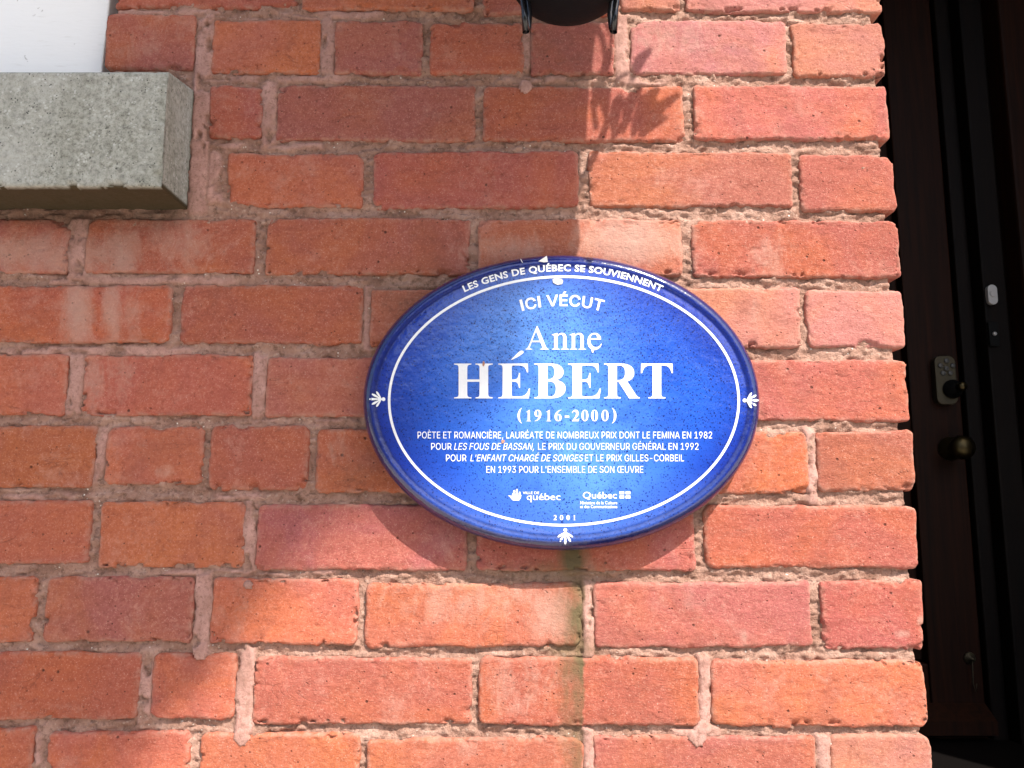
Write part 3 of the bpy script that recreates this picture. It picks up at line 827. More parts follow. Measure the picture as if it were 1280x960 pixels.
SANS_R = """H|512|60 0 60 509 125 509 125 286 387 286 387 509 452 509 452 0 387 0 387 229 125 229 125 0
A|479|16 0 201 509 276 509 463 0 395 0 287 302 264 372 232 478 245 478 213 371 191 302 85 0/110 142 110 199 370 199 370 142
B|456|60 0 60 509 241 509 289 504 329 491 359 469 381 442 394 410 398 374 395 344 387 320 373 301 356 286 336 275 315 267 315 262 339 257 363 245 385 227 402 203 414 173 418 136 413 100 400 67 377 39 344 18 301 4 247 0/125 57 245 57 296 63 330 80 349 105 355 137 352 161 342 184 327 203 306 218 279 228 248 231 125 231/125 285 238 285 265 288 288 296 308 309 323 326 333 348 336 372 330 403 313 429 283 446 240 452 125 452
C|510|267 -7 225 -3 186 7 150 25 119 49 92 79 70 115 53 157 44 203 40 254 44 305 53 352 70 393 92 429 119 459 150 484 186 501 225 512 267 516 305 513 340 504 373 490 402 471 427 447 448 418 463 385 473 348 408 348 401 373 389 395 375 413 357 428 337 440 315 449 292 454 267 456 223 450 184 432 150 403 125 364 109 314 103 254 109 194 125 145 151 105 184 76 223 59 267 53 292 55 315 60 337 69 357 81 375 96 389 114 401 136 408 160 473 160 463 124 448 91 428 62 402 38 373 19 341 5 305 -4
D|502|60 0 60 509 225 509 273 505 315 495 353 478 399 441 433 391 449 351 458 306 462 255 458 205 449 159 433 119 411 83 384 54 351 31 312 14 268 3 219 0/125 57 215 57 272 63 318 81 354 110 379 149 394 198 399 255 394 312 379 361 354 399 320 428 275 446 221 452 125 452
E|418|60 0 60 509 372 509 372 452 125 452 125 286 355 286 355 229 125 229 125 57 375 57 375 0
F|410|60 0 60 509 369 509 369 452 125 452 125 278 346 278 346 221 125 221 125 0
G|520|269 -7 225 -3 185 7 149 25 118 49 91 79 69 116 53 157 43 203 40 254 43 305 53 352 69 393 91 429 117 459 149 484 184 501 223 512 265 516 304 513 340 504 374 489 403 469 429 445 449 416 465 384 474 349 408 349 399 372 387 393 373 411 356 427 337 439 315 448 291 454 265 456 222 450 183 432 150 404 125 364 109 314 103 254 109 194 125 145 151 105 184 76 224 59 269 53 309 57 345 71 374 93 396 123 410 160 415 202 434 199 283 199 283 256 478 256 478 200 471 141 451 91 419 50 377 19 326 0
I|150|45 0 45 509 105 509 105 0
L|393|60 0 60 509 125 509 125 57 361 57 361 0
M|628|60 0 60 509 152 509 277 187 287 159 299 123 311 84 322 49 307 49 318 83 330 121 342 158 352 187 476 509 568 509 568 0 504 0 504 291 504 327 505 369 506 413 507 457 513 457 498 409 482 363 467 322 456 291 342 0 286 0 170 291 159 321 145 361 129 408 112 457 119 457 120 416 121 372 122 328 122 291 122 0
N|523|60 0 60 509 136 509 343 183 363 151 388 107 414 55 405 54 401 108 399 157 399 195 399 509 463 509 463 0 387 0 202 290 177 331 148 381 108 452 119 454 122 384 124 328 125 291 125 0
O|533|267 -7 225 -3 186 7 150 25 119 49 92 79 70 115 53 157 44 203 40 254 44 305 53 352 70 393 92 429 119 459 150 484 186 501 225 512 267 516 309 512 348 501 384 484 415 459 442 429 464 393 480 352 490 305 493 254 490 203 480 157 464 115 442 79 415 49 384 25 348 7 309 -3/267 53 310 59 349 76 383 105 408 144 425 194 430 254 425 314 408 365 383 404 349 433 310 450 267 456 223 450 184 433 151 404 125 364 109 314 103 254 109 194 125 144 151 105 184 76 223 59
P|444|60 0 60 509 235 509 289 503 332 487 366 462 390 430 404 391 409 348 404 304 390 265 366 233 332 207 289 191 235 186 109 186 109 242 233 242 269 246 297 256 318 272 333 294 342 319 344 348 342 376 333 402 318 423 297 439 268 449 232 452 125 452 125 0
R|449|60 0 60 509 236 509 290 504 333 489 367 465 390 433 405 395 409 352 405 309 390 271 367 240 333 217 289 203 236 198 96 198 96 255 234 255 269 258 298 267 319 281 334 300 342 324 345 352 342 380 334 405 319 425 298 440 269 449 233 452 125 452 125 0/353 0 230 229 303 229 428 0
S|446|224 -9 172 -4 128 9 91 31 64 60 46 96 38 137 104 137 110 110 123 88 142 71 166 59 194 52 224 49 257 52 286 60 311 74 329 92 341 114 346 139 342 161 332 179 316 193 296 205 272 214 245 222 184 239 128 260 86 289 60 326 52 372 58 413 75 448 102 476 138 498 180 511 227 516 275 511 316 498 351 476 377 449 394 415 401 378 337 378 326 412 302 437 267 453 225 459 194 456 167 448 145 435 129 418 118 398 115 376 119 352 131 334 148 319 169 308 191 300 212 293 264 279 312 264 336 252 359 238 379 220 395 198 405 171 408 139 403 99 386 64 360 34 323 11 278 -4
T|448|32 452 32 509 417 509 417 452 257 452 257 0 193 0 193 452
U|517|259 -8 203 -2 154 15 114 43 85 80 66 124 60 173 60 509 124 509 124 178 128 144 141 113 160 87 187 68 220 56 259 52 298 56 331 68 357 87 377 113 389 144 393 178 393 509 457 509 457 173 451 124 433 80 403 43 363 15 315 -2
V|479|204 0 16 509 84 509 192 206 215 137 248 31 235 31 267 138 290 206 395 509 463 509 278 0
X|474|18 0 217 284 217 236 29 509 104 509 178 400 204 361 223 329 243 292 232 292 252 329 272 361 298 400 374 509 446 509 259 239 259 287 456 0 382 0 292 129 268 165 250 195 230 231 244 231 225 196 206 166 182 129 91 0
Z|438|42 0 42 46 273 385 306 431 341 476 348 454 285 452 223 452 40 452 40 509 397 509 397 462 169 129 134 81 97 33 90 54 152 57 214 57 399 57 399 0
Œ|701|270 0 227 4 187 14 151 32 118 56 91 85 69 121 53 161 44 205 40 254 44 303 53 348 69 388 104 439 150 477 186 495 226 505 270 509 655 509 655 452 407 452 407 286 638 286 638 229 407 229 407 57 658 57 658 0/343 452 270 452 223 446 182 427 149 398 124 359 108 311 103 254 108 198 124 150 149 111 182 81 223 63 271 57 343 57
È|418|60 0 60 509 372 509 372 452 125 452 125 286 355 286 355 229 125 229 125 57 375 57 375 0/194 558 128 659 196 659 244 558
É|418|60 0 60 509 372 509 372 452 125 452 125 286 355 286 355 229 125 229 125 57 375 57 375 0/191 558 239 659 307 659 241 558
'|206|78 318 70 509 136 509 128 318
,|187|38 -119 68 71 137 71 84 -119
-|453|337 244 337 188 114 188 114 244
1|453|76 0 76 55 391 55 391 0/276 509 276 0 212 0 212 448 209 448 86 358 86 427 198 509
2|453|64 0 64 47 234 229 282 282 299 305 311 327 318 348 320 371 317 397 308 419 293 436 273 449 250 457 224 460 196 457 172 447 153 433 139 413 130 390 127 362 66 362 71 405 86 442 111 473 143 496 182 511 225 516 268 511 306 497 337 474 361 445 376 411 381 372 378 345 371 318 357 290 336 259 306 223 267 180 153 60 153 57 389 57 389 0
3|453|218 -7 173 -3 133 10 98 30 70 57 52 91 44 132 109 132 115 107 126 87 144 71 165 59 191 52 219 50 248 53 275 61 297 74 315 93 325 116 329 145 326 172 316 196 299 217 275 234 242 244 201 248 157 248 157 299 288 448 288 452 70 452 70 509 372 509 372 461 211 278 211 289 264 288 308 276 344 253 371 222 387 186 393 145 387 103 370 66 344 36 309 12 266 -2
8|453|226 -7 178 -2 136 11 101 33 74 62 57 96 52 135 55 166 65 195 81 220 101 241 125 256 153 265 153 267 119 282 93 308 76 342 70 380 75 417 90 450 114 477 146 498 184 511 226 516 269 511 306 498 337 477 361 450 377 417 382 380 376 342 359 308 333 282 300 267 300 265 327 256 351 241 372 220 387 195 397 166 401 135 395 96 378 62 352 33 317 11 275 -2/226 49 258 52 285 60 307 74 323 91 333 113 337 139 333 165 322 189 305 208 283 223 256 232 226 235 196 232 169 223 147 208 130 189 119 165 115 139 119 113 129 91 145 74 167 60 195 52/226 290 252 292 274 300 293 313 307 330 316 351 319 376 316 399 308 420 294 437 275 449 252 457 226 460 200 457 177 449 159 437 145 420 136 399 133 376 136 351 145 330 159 313 178 300 201 292
9|453|226 516 271 510 310 494 343 468 368 434 384 393 389 347 385 309 373 270 350 224 315 168 200 0 130 0 301 248 307 248 299 234 287 221 273 210 257 202 238 196 218 195 175 199 137 214 106 237 83 269 68 307 64 352 69 397 85 436 110 469 143 494 182 510/226 460 199 457 174 446 154 429 138 407 129 381 125 352 129 322 138 295 154 274 174 257 199 247 226 243 254 247 279 257 299 273 314 295 324 321 327 350 324 381 314 407 299 429 279 446 254 457
 |187|
cap|509"""
SANS_B = """I|200|40 0 40 539 155 539 155 0
C|510|267 -7 225 -3 186 7 150 25 119 49 92 79 70 115 53 157 44 203 40 254 44 305 53 352 70 393 92 429 119 459 150 484 186 501 225 512 267 516 305 513 340 504 373 490 402 471 427 447 448 418 463 385 473 348 408 348 401 373 389 395 375 413 357 428 337 440 315 449 292 454 267 456 223 450 184 432 150 403 125 364 109 314 103 254 109 194 125 145 151 105 184 76 223 59 267 53 292 55 315 60 337 69 357 81 375 96 389 114 401 136 408 160 473 160 463 124 448 91 428 62 402 38 373 19 341 5 305 -4
V|479|204 0 16 509 84 509 192 206 215 137 248 31 235 31 267 138 290 206 395 509 463 509 278 0
É|418|60 0 60 509 372 509 372 452 125 452 125 286 355 286 355 229 125 229 125 57 375 57 375 0/191 558 239 659 307 659 241 558
U|517|259 -8 203 -2 154 15 114 43 85 80 66 124 60 173 60 509 124 509 124 178 128 144 141 113 160 87 187 68 220 56 259 52 298 56 331 68 357 87 377 113 389 144 393 178 393 509 457 509 457 173 451 124 433 80 403 43 363 15 315 -2
T|448|32 452 32 509 417 509 417 452 257 452 257 0 193 0 193 452
 |187|
cap|509"""

WIND = -1.0
def load_sans(src, w=0):
    d = {}
    for ln in src.split('\n'):
        q = ln.split('|')
        if q[0] == 'cap': d['cap'] = float(q[1]); continue
        cs = []
        if len(q) > 2 and q[2]:
            for c in q[2].split('/'):
                v = [float(t) for t in c.split()]; cs.append(list(zip(v[::2], v[1::2]))); cs[-1] = swell(cs[-1], w * WIND) if w and q[0] != 'I' else cs[-1]
        d[q[0]] = (float(q[1]), shape_geo(cs) if cs else None)
    return d
def swell(c, w):
    a = np.array(c); n = len(a)
    area = 0.5 * np.sum(a[:, 0] * np.roll(a[:, 1], -1) - np.roll(a[:, 0], -1) * a[:, 1])
    d1 = a - np.roll(a, 1, 0); d2 = np.roll(a, -1, 0) - a
    n1 = np.stack([d1[:, 1], -d1[:, 0]], 1) / (np.linalg.norm(d1, axis=1)[:, None] + 1e-6)
    n2 = np.stack([d2[:, 1], -d2[:, 0]], 1) / (np.linalg.norm(d2, axis=1)[:, None] + 1e-6)
    m = n1 + n2; m = m / np.maximum((m * n1).sum(1)[:, None], 0.6)
    return [tuple(q) for q in a + m * w]
def sans_geo(font, s, shear=0.0, track=0.0):
    P, F, x, n = [], [], 0.0, 0
    for ch in s:
        adv, g = font[ch]
        if g:
            v = g[0].copy(); v[:, 0] += x + v[:, 1] * shear
            P.append(v); F += [tuple(n + i for i in f) for f in g[1]]; n += len(v)
        x += adv + track
    return np.concatenate(P), F

class Print:
    def __init__(s): s.v, s.f = [], []
    def add(s, P2, fs):
        n = sum(len(a) for a in s.v); s.v.append(np.asarray(P2, float)); s.f += [tuple(n + i for i in f) for f in fs]
    def line(s, text, x0, x1, ybase, ch, offset=0.0, shear=0.0, arc=None, spacing=1.0):
        if offset == 'sans':
            P, fs = sans_geo(SANS, text, shear * .75); P = P / SANS['cap'] * cap_height()
        else: P, fs = text_geo(text, offset, shear, spacing)
        P = P.copy(); mn, mx = P[:, 0].min(), P[:, 0].max()
        X = x0 + (P[:, 0] - mn) / (mx - mn) * (x1 - x0)
        Yv = P[:, 1] / cap_height() * ch
        s.add(np.stack([X, ybase - Yv], -1), fs)
    def arc(s, text, chx, cx, ytop, R, ch, offset=0.0, stretch=1.0):
        """text on a circular arc crowning at (cx, ytop); chx = total arc half-width"""
        if offset == 'bold':
            P, fs = sans_geo(SANSB, text, 0, 18); P = P / SANSB['cap'] * cap_height()
        else: P, fs = text_geo(text, offset, 0.0, 1.06)
        mn, mx = P[:, 0].min(), P[:, 0].max()
        sarc = ((P[:, 0] - mn) / (mx - mn) * 2 - 1) * chx
        # rotate each letter rigidly: quantise by word position is close enough to a smooth bend
        ph = sarc / R
        rr = R + P[:, 1] / cap_height() * ch
        s.add(np.stack([cx + rr * np.sin(ph), ytop + R - rr * np.cos(ph)], -1), fs)
    def build(s, name, parent=None, mat=None, off=0.00035, label=None):
        W = to_face(np.concatenate(s.v), off)
        # orient faces towards the viewer
        fs = []
        for f in s.f:
            a, b, c = W[f[0]], W[f[1]], W[f[2]]
            nrm = np.cross(b - a, c - a)
            fs.append(f if nrm[1] < 0 else f[::-1])
        return mesh_obj(name, W, fs, mat or M_LET, parent or plaque, False, label=label)

def path_pts(d, n=7):
    """mini path: 'M x,y L x,y C x,y x,y x,y' -> list of points"""
    tok = d.replace(',', ' ').split(); i = 0; pts = []; cur = None
    while i < len(tok):
        c = tok[i]
        if c in 'ML': cur = (float(tok[i + 1]), float(tok[i + 2])); pts.append(cur); i += 3; mode = 'L'
        elif c == 'C':
            p = [float(q) for q in tok[i + 1:i + 7]]; i += 7
            for k in range(1, n + 1):
                t = k / n; u = 1 - t
                pts.append((u**3 * cur[0] + 3*u*u*t*p[0] + 3*u*t*t*p[2] + t**3*p[4], u**3*cur[1] + 3*u*u*t*p[1] + 3*u*t*t*p[3] + t**3*p[5]))
            cur = pts[-1]
    return pts

def shape_geo(contours):
    cu = bpy.data.curves.new('tmp', 'CURVE'); cu.dimensions = '2D'; cu.fill_mode = 'BOTH'; cu.resolution_u = 1
    for c in contours:
        sp = cu.splines.new('POLY'); sp.points.add(len(c) - 1)
        for k, (x, y) in enumerate(c): sp.points[k].co = (x / 1000, y / 1000, 0, 1)
        sp.use_cyclic_u = True
    g = curve_mesh(cu); bpy.data.curves.remove(cu)
    return g[0] * 1000, g[1]

LS = 'C 84,652 106,646 106,590 L 106,86 C 106,30 84,24 21,19'
G = {
 'H': ['M 21,0 L 350,0 L 350,19 C 290,24 272,30 272,90 L 272,322 L 506,322 L 506,90 C 506,30 488,24 430,19 L 430,0 L 757,0 L 757,19 C 695,24 672,30 672,90 L 672,586 C 672,646 695,652 757,657 L 757,676 L 430,676 L 430,657 C 488,652 506,646 506,586 L 506,368 L 272,368 L 272,586 C 272,646 290,652 350,657 L 350,676 L 21,676 L 21,657 ' + LS],
 'E': ['M 21,0 L 618,0 L 645,190 L 620,190 C 590,90 545,38 430,38 L 335,38 C 290,38 284,48 284,80 L 284,325 L 320,325 C 395,325 415,290 425,205 L 448,205 L 448,492 L 425,492 C 415,405 395,366 325,366 L 284,366 L 284,600 C 284,632 292,640 330,640 L 420,640 C 520,640 560,600 582,505 L 606,505 L 600,676 L 21,676 L 21,657 ' + LS],
 'B': ['M 21,0 L 350,0 C 520,0 628,75 628,190 C 628,285 560,340 440,355 C 545,380 588,440 588,510 C 588,620 490,676 340,676 L 21,676 L 21,657 ' + LS,
       'M 278,640 L 310,640 C 385,640 413,590 413,510 C 413,420 375,372 300,372 L 278,372', 'M 278,330 L 305,330 C 395,330 440,280 440,185 C 440,85 395,36 330,36 C 295,36 278,48 278,80'],
 'R': ['M 21,0 L 355,0 L 355,19 C 300,24 278,30 278,85 L 278,322 L 310,322 L 520,0 L 735,0 L 735,19 C 700,22 682,35 660,66 L 482,332 C 575,355 622,415 622,495 C 622,615 520,676 355,676 L 21,676 L 21,657 ' + LS,
       'M 278,640 L 315,640 C 395,640 440,600 440,500 C 440,400 395,356 300,356 L 278,356'],
 'T': ['M 171,0 L 498,0 L 498,19 C 435,24 417,30 417,85 L 417,640 L 440,640 C 545,640 590,600 614,490 L 638,490 L 633,676 L 34,676 L 29,490 L 53,490 C 78,600 123,640 228,640 L 251,640 L 251,85 C 251,30 232,24 171,19'],
 'acute': ['M 0,30 C 90,60 500,300 560,420 C 590,500 520,560 420,520 C 330,470 90,170 -10,60'],
 'A': ['M 15,0 L 213,0 L 213,19 C 160,22 145,35 145,58 C 145,72 150,88 157,105 L 197,212 L 455,212 L 500,105 C 508,88 512,72 512,58 C 512,30 490,22 450,19 L 450,0 L 707,0 L 707,19 C 665,22 645,45 620,100 L 372,674 L 348,674 L 118,130 C 88,60 60,22 15,19', 'M 215,254 L 437,254 L 327,530'],
 'n': ['M 16,0 L 225,0 L 225,16 C 179,19 168,32 168,65 L 168,365 C 203,400 230,412 258,412 C 300,412 318,388 318,325 L 318,68 C 318,30 304,18 260,16 L 260,0 L 479,0 L 479,16 C 429,20 412,30 412,65 L 412,320 C 412,410 360,460 288,460 C 240,460 203,440 165,390 L 165,458 L 152,460 L 9,412 L 9,396 C 50,402 74,400 74,350 L 74,68 C 74,28 62,18 16,16'],
 'e': ['M 424,158 L 408,166 C 375,104 330,70 262,70 C 170,70 112,140 104,275 L 405,275 C 400,395 325,460 230,460 C 110,460 25,365 25,222 C 25,85 110,-10 218,-10 C 320,-10 395,60 424,158', 'M 107,311 L 300,311 C 292,385 266,422 210,422 C 155,422 117,380 107,311'],
 '1': ['M 74,0 L 427,0 L 427,18 C 365,22 335,32 335,85 L 335,685 L 318,688 L 65,560 L 72,542 C 120,562 150,567 167,567 C 190,562 185,540 185,510 L 185,85 C 185,32 150,22 74,18'],
 '6': ['M 475,688 C 250,680 28,520 28,270 C 28,95 110,-13 250,-13 C 385,-13 475,75 475,215 C 475,345 395,425 290,425 C 260,425 235,420 205,405 C 230,540 330,640 478,670', 'M 195,340 C 195,365 215,375 250,375 C 310,375 322,290 322,190 C 322,90 300,22 255,22 C 200,22 185,130 190,270'],
 '2': ['M 22,0 L 435,0 L 480,175 L 460,180 C 440,130 415,122 360,122 L 205,122 L 330,250 C 410,330 445,400 445,480 C 445,600 370,688 245,688 C 130,688 55,620 30,490 L 50,483 C 80,545 115,575 170,575 C 235,575 280,530 280,455 C 280,350 220,250 22,20'],
 '0': ['M 250,-13 C 390,-13 476,140 476,338 C 476,540 390,688 250,688 C 110,688 24,540 24,338 C 24,140 110,-13 250,-13', 'M 250,22 C 195,22 178,130 178,338 C 178,540 195,653 250,653 C 305,653 322,540 322,338 C 322,130 305,22 250,22'],
 '(': ['M 285,-168 C 130,-60 50,80 50,260 C 50,440 130,590 285,690 L 297,676 C 215,590 185,480 185,260 C 185,40 220,-70 297,-152'],
 '-': ['M 44,175 L 287,175 L 287,290 L 44,290'],
}
SANS, SANSB = load_sans(SANS_R), load_sans(SANS_B, 15)
def flip(c, cx, cy, rot=False): return [(2 * cx - x, (2 * cy - y) if rot else y) for x, y in c]
GEO = {}
for k_, v_ in G.items(): GEO[k_] = [path_pts(c) for c in v_]
GEO['9'] = [flip(c, 251, 337.5, True) for c in GEO['6']]
GEO[')'] = [flip(c, 173, 0) for c in GEO['(']]
GEO = {k_: shape_geo(v_) for k_, v_ in GEO.items()}
def glyph(pr, g, x0, x1, yt, yb_):
    P, fs = GEO[g]
    a, b = P.min(0), P.max(0)
    X = x0 + (P[:, 0] - a[0]) / (b[0] - a[0]) * (x1 - x0); Y = yb_ - (P[:, 1] - a[1]) / (b[1] - a[1]) * (yb_ - yt)
    pr.add(np.stack([X, Y], -1), fs)

p = Print()
for g, a, b in (('H', 567.7, 615.8), ('E', 622.8, 662.7), ('B', 667.8, 707), ('E', 710, 751), ('R', 755, 799.8), ('T', 801, 841)): glyph(p, g, a, b, 454.5, 498)
glyph(p, 'acute', 639, 654.5, 438.4, 450)
p.build('surname_lettering')
p = Print()
glyph(p, 'A', 657, 685.8, 407.6, 437); glyph(p, 'n', 689.6, 711.2, 416.2, 437); glyph(p, 'n', 711.8, 732.6, 416.2, 437); glyph(p, 'e', 734.2, 752.2, 416.2, 437.6)
p.build('first_name_lettering')
p = Print()
for g, a, b in (('(', 646.9, 652.4), ('1', 657.6, 663.8), ('9', 668, 676.6), ('1', 682.6, 688.8), ('6', 693.2, 702), ('-', 706, 711.4), ('2', 714.9, 724), ('0', 726.8, 735.4), ('0', 738.8, 747.4), ('0', 751.8, 760.6), (')', 764.8, 770.4)):
    yt, yb_ = (509.8, 529.6) if g in '()' else ((519.6, 522.2) if g == '-' else (512.3, 526.6))
    glyph(p, g, a, b, yt, yb_)
p.build('dates_lettering')
p = Print()
for g, a, b in (('2', 691.8, 696), ('0', 699.8, 704), ('0', 708, 712.2), ('1', 716.4, 719.4)): glyph(p, g, a, b, 643.8, 650.2)
p.build('year_lettering')
p = Print()
p.line('POÈTE ET ROMANCIÈRE, LAURÉATE DE NOMBREUX PRIX DONT LE FEMINA EN 1982', 522, 890, 548, 8.4, 'sans')
p.line('POUR', 539, 564.5, 562.2, 8.4, 'sans'); p.line('LES FOUS DE BASSAN,', 567.5, 667.5, 562.2, 8.4, 'sans', .32); p.line('LE PRIX DU GOUVERNEUR GÉNÉRAL EN 1992', 672.6, 873, 562.2, 8.4, 'sans')
p.line('POUR', 557.5, 583, 576.6, 8.4, 'sans'); p.line("L'ENFANT CHARGÉ DE SONGES", 587.8, 729, 576.6, 8.4, 'sans', .32); p.line('ET LE PRIX GILLES-CORBEIL', 731.2, 855, 576.6, 8.4, 'sans')
p.line("EN 1993 POUR L'ENSEMBLE DE SON ŒUVRE", 608, 804, 591, 8.4, 'sans')
p.build('text_lettering')
p = Print(); p.arc('ICI VÉCUT', 50.5, 702.6, 382.3, 190, 13.6, 'bold'); p.build('heading_lettering')
p = Print(); p.arc('LES GENS DE QUÉBEC SE SOUVIENNENT', 126.5, 703.5, 338.8, 300, 7.8, .028); p.build('motto_lettering')
# ring
p = Print()
n = 240; rc = (704.9, 501.2); ra, rb = 218.4, 155.3
P2, fs = [], []
for k in range(n):
    t = 2 * math.pi * k / n
    for w in (-1.6, 1.6): P2.append((rc[0] + (ra + w) * math.cos(t), rc[1] + (rb + w) * math.sin(t)))
    fs.append((2 * k, 2 * k + 1, (2 * k + 3) % (2 * n), (2 * k + 2) % (2 * n)))
p.add(P2, fs); p.build('border_line')
# palmette ornaments
def palmette(cx, cy, ang, L=19):
    """ball, stem and five feathers fanned away from the ball; returns convex polygons in photo pixels"""
    parts = [[(0.125 * math.cos(t), -0.37 + 0.125 * math.sin(t)) for t in np.linspace(0, 2 * math.pi, 15)[:-1]],
             [(-.055, -.27), (.055, -.27), (.10, -.02), (-.10, -.02)]]
    for a, ln, w in ((-.98, .60, .062), (-.50, .72, .066), (0, .80, .07), (.50, .72, .066), (.98, .60, .062)):
        q = [(-.02, 0), (.02, 0), (w, ln * .55), (w * 1.15, ln * .80), (w * .5, ln), (-w * .5, ln), (-w * 1.15, ln * .80), (-w, ln * .55)]
        parts.append([(x * math.cos(a) + y * math.sin(a), -.24 + y * math.cos(a) - x * math.sin(a)) for x, y in q])
    return [[(cx + L * (x * math.cos(ang) - y * math.sin(ang)), cy + L * (x * math.sin(ang) + y * math.cos(ang))) for x, y in c] for c in parts]
for a, b, ang in ((706.6, 669.5, 0.0), (472.4, 499, math.pi / 2), (937.6, 500.5, -math.pi / 2)):
    W, F = [], []
    for q, pts in enumerate(palmette(a, b, ang)):
        w_ = to_face(pts, .0004 + q * .00005); base = sum(len(k) for k in W)
        nrm = np.cross(w_[1] - w_[0], w_[2] - w_[1])
        f = tuple(range(base, base + len(pts))); F.append(f if nrm[1] < 0 else f[::-1]); W.append(w_)
    mesh_obj('palmette', np.concatenate(W), F, M_LET, plaque, False)
# city emblem: little ship, wordmarks, flag
p = Print()
def poly(pr, pts): pr.add(pts, [tuple(range(len(pts)))])
poly(p, [(635, 619.2), (638.5, 619.6), (639.6, 621), (651.8, 618.6), (651, 622.5), (648.8, 625.6), (641, 625.6), (638.8, 623.2), (638, 622)])
for a, b, c, d in ((640.2, 616.4, 643.4, 620.2), (644.2, 615.4, 647.6, 619.8), (648.3, 614.8, 650.8, 618.6), (641.4, 612.7, 644.0, 615.8), (644.6, 611.4, 647.4, 614.8), (639.2, 618.0, 639.9, 620.6)):
    poly(p, [(a, d), (a + .5, b), (c - .4, b - .2), (c, d - .4)])
p.build('ship_emblem')
p = Print(); p.line('québec', 658.4, 700.6, 625, 8.4, .003); p.line('VILLE DE', 653.4, 674, 617.6, 3.1, .01); p.build('city_wordmark')
p = Print(); p.line('Québec', 728.4, 771, 623, 8.0, .012); p.line('Ministère de la Culture', 725.2, 771.6, 630.4, 3.9, .012); p.line('et des Communications', 725, 771.6, 635.2, 3.9, .012); p.build('province_wordmark')
p = Print()
for a in (774.2, 781.9):
    for b in (614.2, 619.4):
        w, h_ = 6.0, 3.7
        cx2, cy2 = a + w / 2, b + h_ / 2
        P_, f_ = shape_geo([[(a, b), (a + w, b), (a + w, b + h_), (a, b + h_)], [(cx2 - .25, cy2 - 1.2), (cx2 + .25, cy2 - 1.2), (cx2 + 1, cy2), (cx2 + .25, cy2 + 1.2), (cx2 - .25, cy2 + 1.2), (cx2 - 1, cy2)]])
        p.add(P_, f_)
p.build('flag_emblem')
# pale marks near the top edge; chips and spots elsewhere on the enamel
M_PALE = mat_plain('pale_enamel', (0.62, 0.60, 0.58), 0.7, 0.3, 200, 0.15)
M_RUST = mat_plain('rust_spot', (0.40, 0.20, 0.13), 0.8, 0.3, 200, 0.2)
for pts, mt in (([(690.5, 349.5), (694, 347.8), (702, 348.8), (704, 351.4), (702.6, 355.4), (696.5, 356.2), (691.5, 353.6)], M_PALE),
                ([(673, 326.6), (683.4, 319.6), (685, 327.4), (680, 328)], M_PALE), ([(650.4, 323.8), (651.2, 323.6), (653.6, 328.4), (652.8, 328.6)], M_PALE),
                ([(603.4, 452), (605.2, 451.4), (606.2, 454.4), (604.8, 458.4), (603, 456.8)], M_RUST), ([(738.6, 436.8), (741, 438.2), (742.6, 437), (741.6, 441), (740, 441.2)], M_PALE),
                ([(626.4, 550.5), (629.6, 549.6), (631.6, 551.2), (629, 554.4), (627, 553.8)], M_RUST)):
    p = Print(); poly(p, pts)
    off = .0008
    W = to_face(pts, off)
    if pts[0][1] < 330:   # sits on the rolled rim
        W[:, 1] = -0.0335; x, z = at([q[0] for q in pts], [q[1] for q in pts], -0.0335); W[:, 0] = x; W[:, 2] = z
    o = mesh_obj('enamel_mark', W, [tuple(range(len(pts)))], mt, plaque, False)
# fixing studs between plaque and wall
for a, b in ((-.17, 0), (.17, 0), (0, .11), (0, -.11)):
    MB().lathe([(0, 0.0), (.008, 0), (.008, -.007), (0, -.007)], (PL_C[0] + a, -.0, PL_C[1] + b), 12, 'y').build('mounting_stud', M_PALE, plaque)

# ------------------------------------------------------------------ WROUGHT IRON LANTERN
M_IRON = mat_plain('black_gloss_iron', (0.010, 0.010, 0.012), 0.18, 0.10, 90, 0.1, Specular_IOR_Level=0.6)
M_LGLASS = mat_plain('smoked_lantern_glass', (0.05, 0.045, 0.035), 0.12, Specular_IOR_Level=0.6)
LY = -0.215
bc = A(712, 27, LY)
lc = Vector((bc.x, LY, bc.z))
sc_ = 0.00085 * 0.75
lan = thing('wall_lantern', (lc.x, 0, lc.z + .3), 'black wrought iron wall lantern with pronged feet, cut off by the top of the frame', 'lantern')
bw = .0425
M_IRONM = mat_plain('matt_black_iron', (0.005, 0.005, 0.005), 0.7, 0.3, 90, 0.2, Specular_IOR_Level=0.12)
lc.z += .0125
MB().lathe([(0, 0), (.012, .0003), (.024, .0018), (.036, .0058), (.045, .0130), (.053, .026), (.057, .042), (.046, .075), (.040, .110), (.040, .1585), (0, .1585)], (lc.x, LY, lc.z), 40).build('bottom_bowl', M_IRONM, lan, True)
SY = .34  # tray, cage and hood are out of view, shaped to cast the wall shadow
MB().lathe([(0, .159), (.09, .160), (.155, .163), (.163, .168), (.163, .174), (0, .174)], (lc.x, LY, lc.z), 40, sy=SY).build('base_tray', M_IRON, lan, True)
cage0, cage1 = lc.z + .175, lc.z + .44
r0, r1 = .159, .184
def rim_pt(r, t, z): return Vector((lc.x + r * math.cos(t), LY + SY * r * math.sin(t), z))
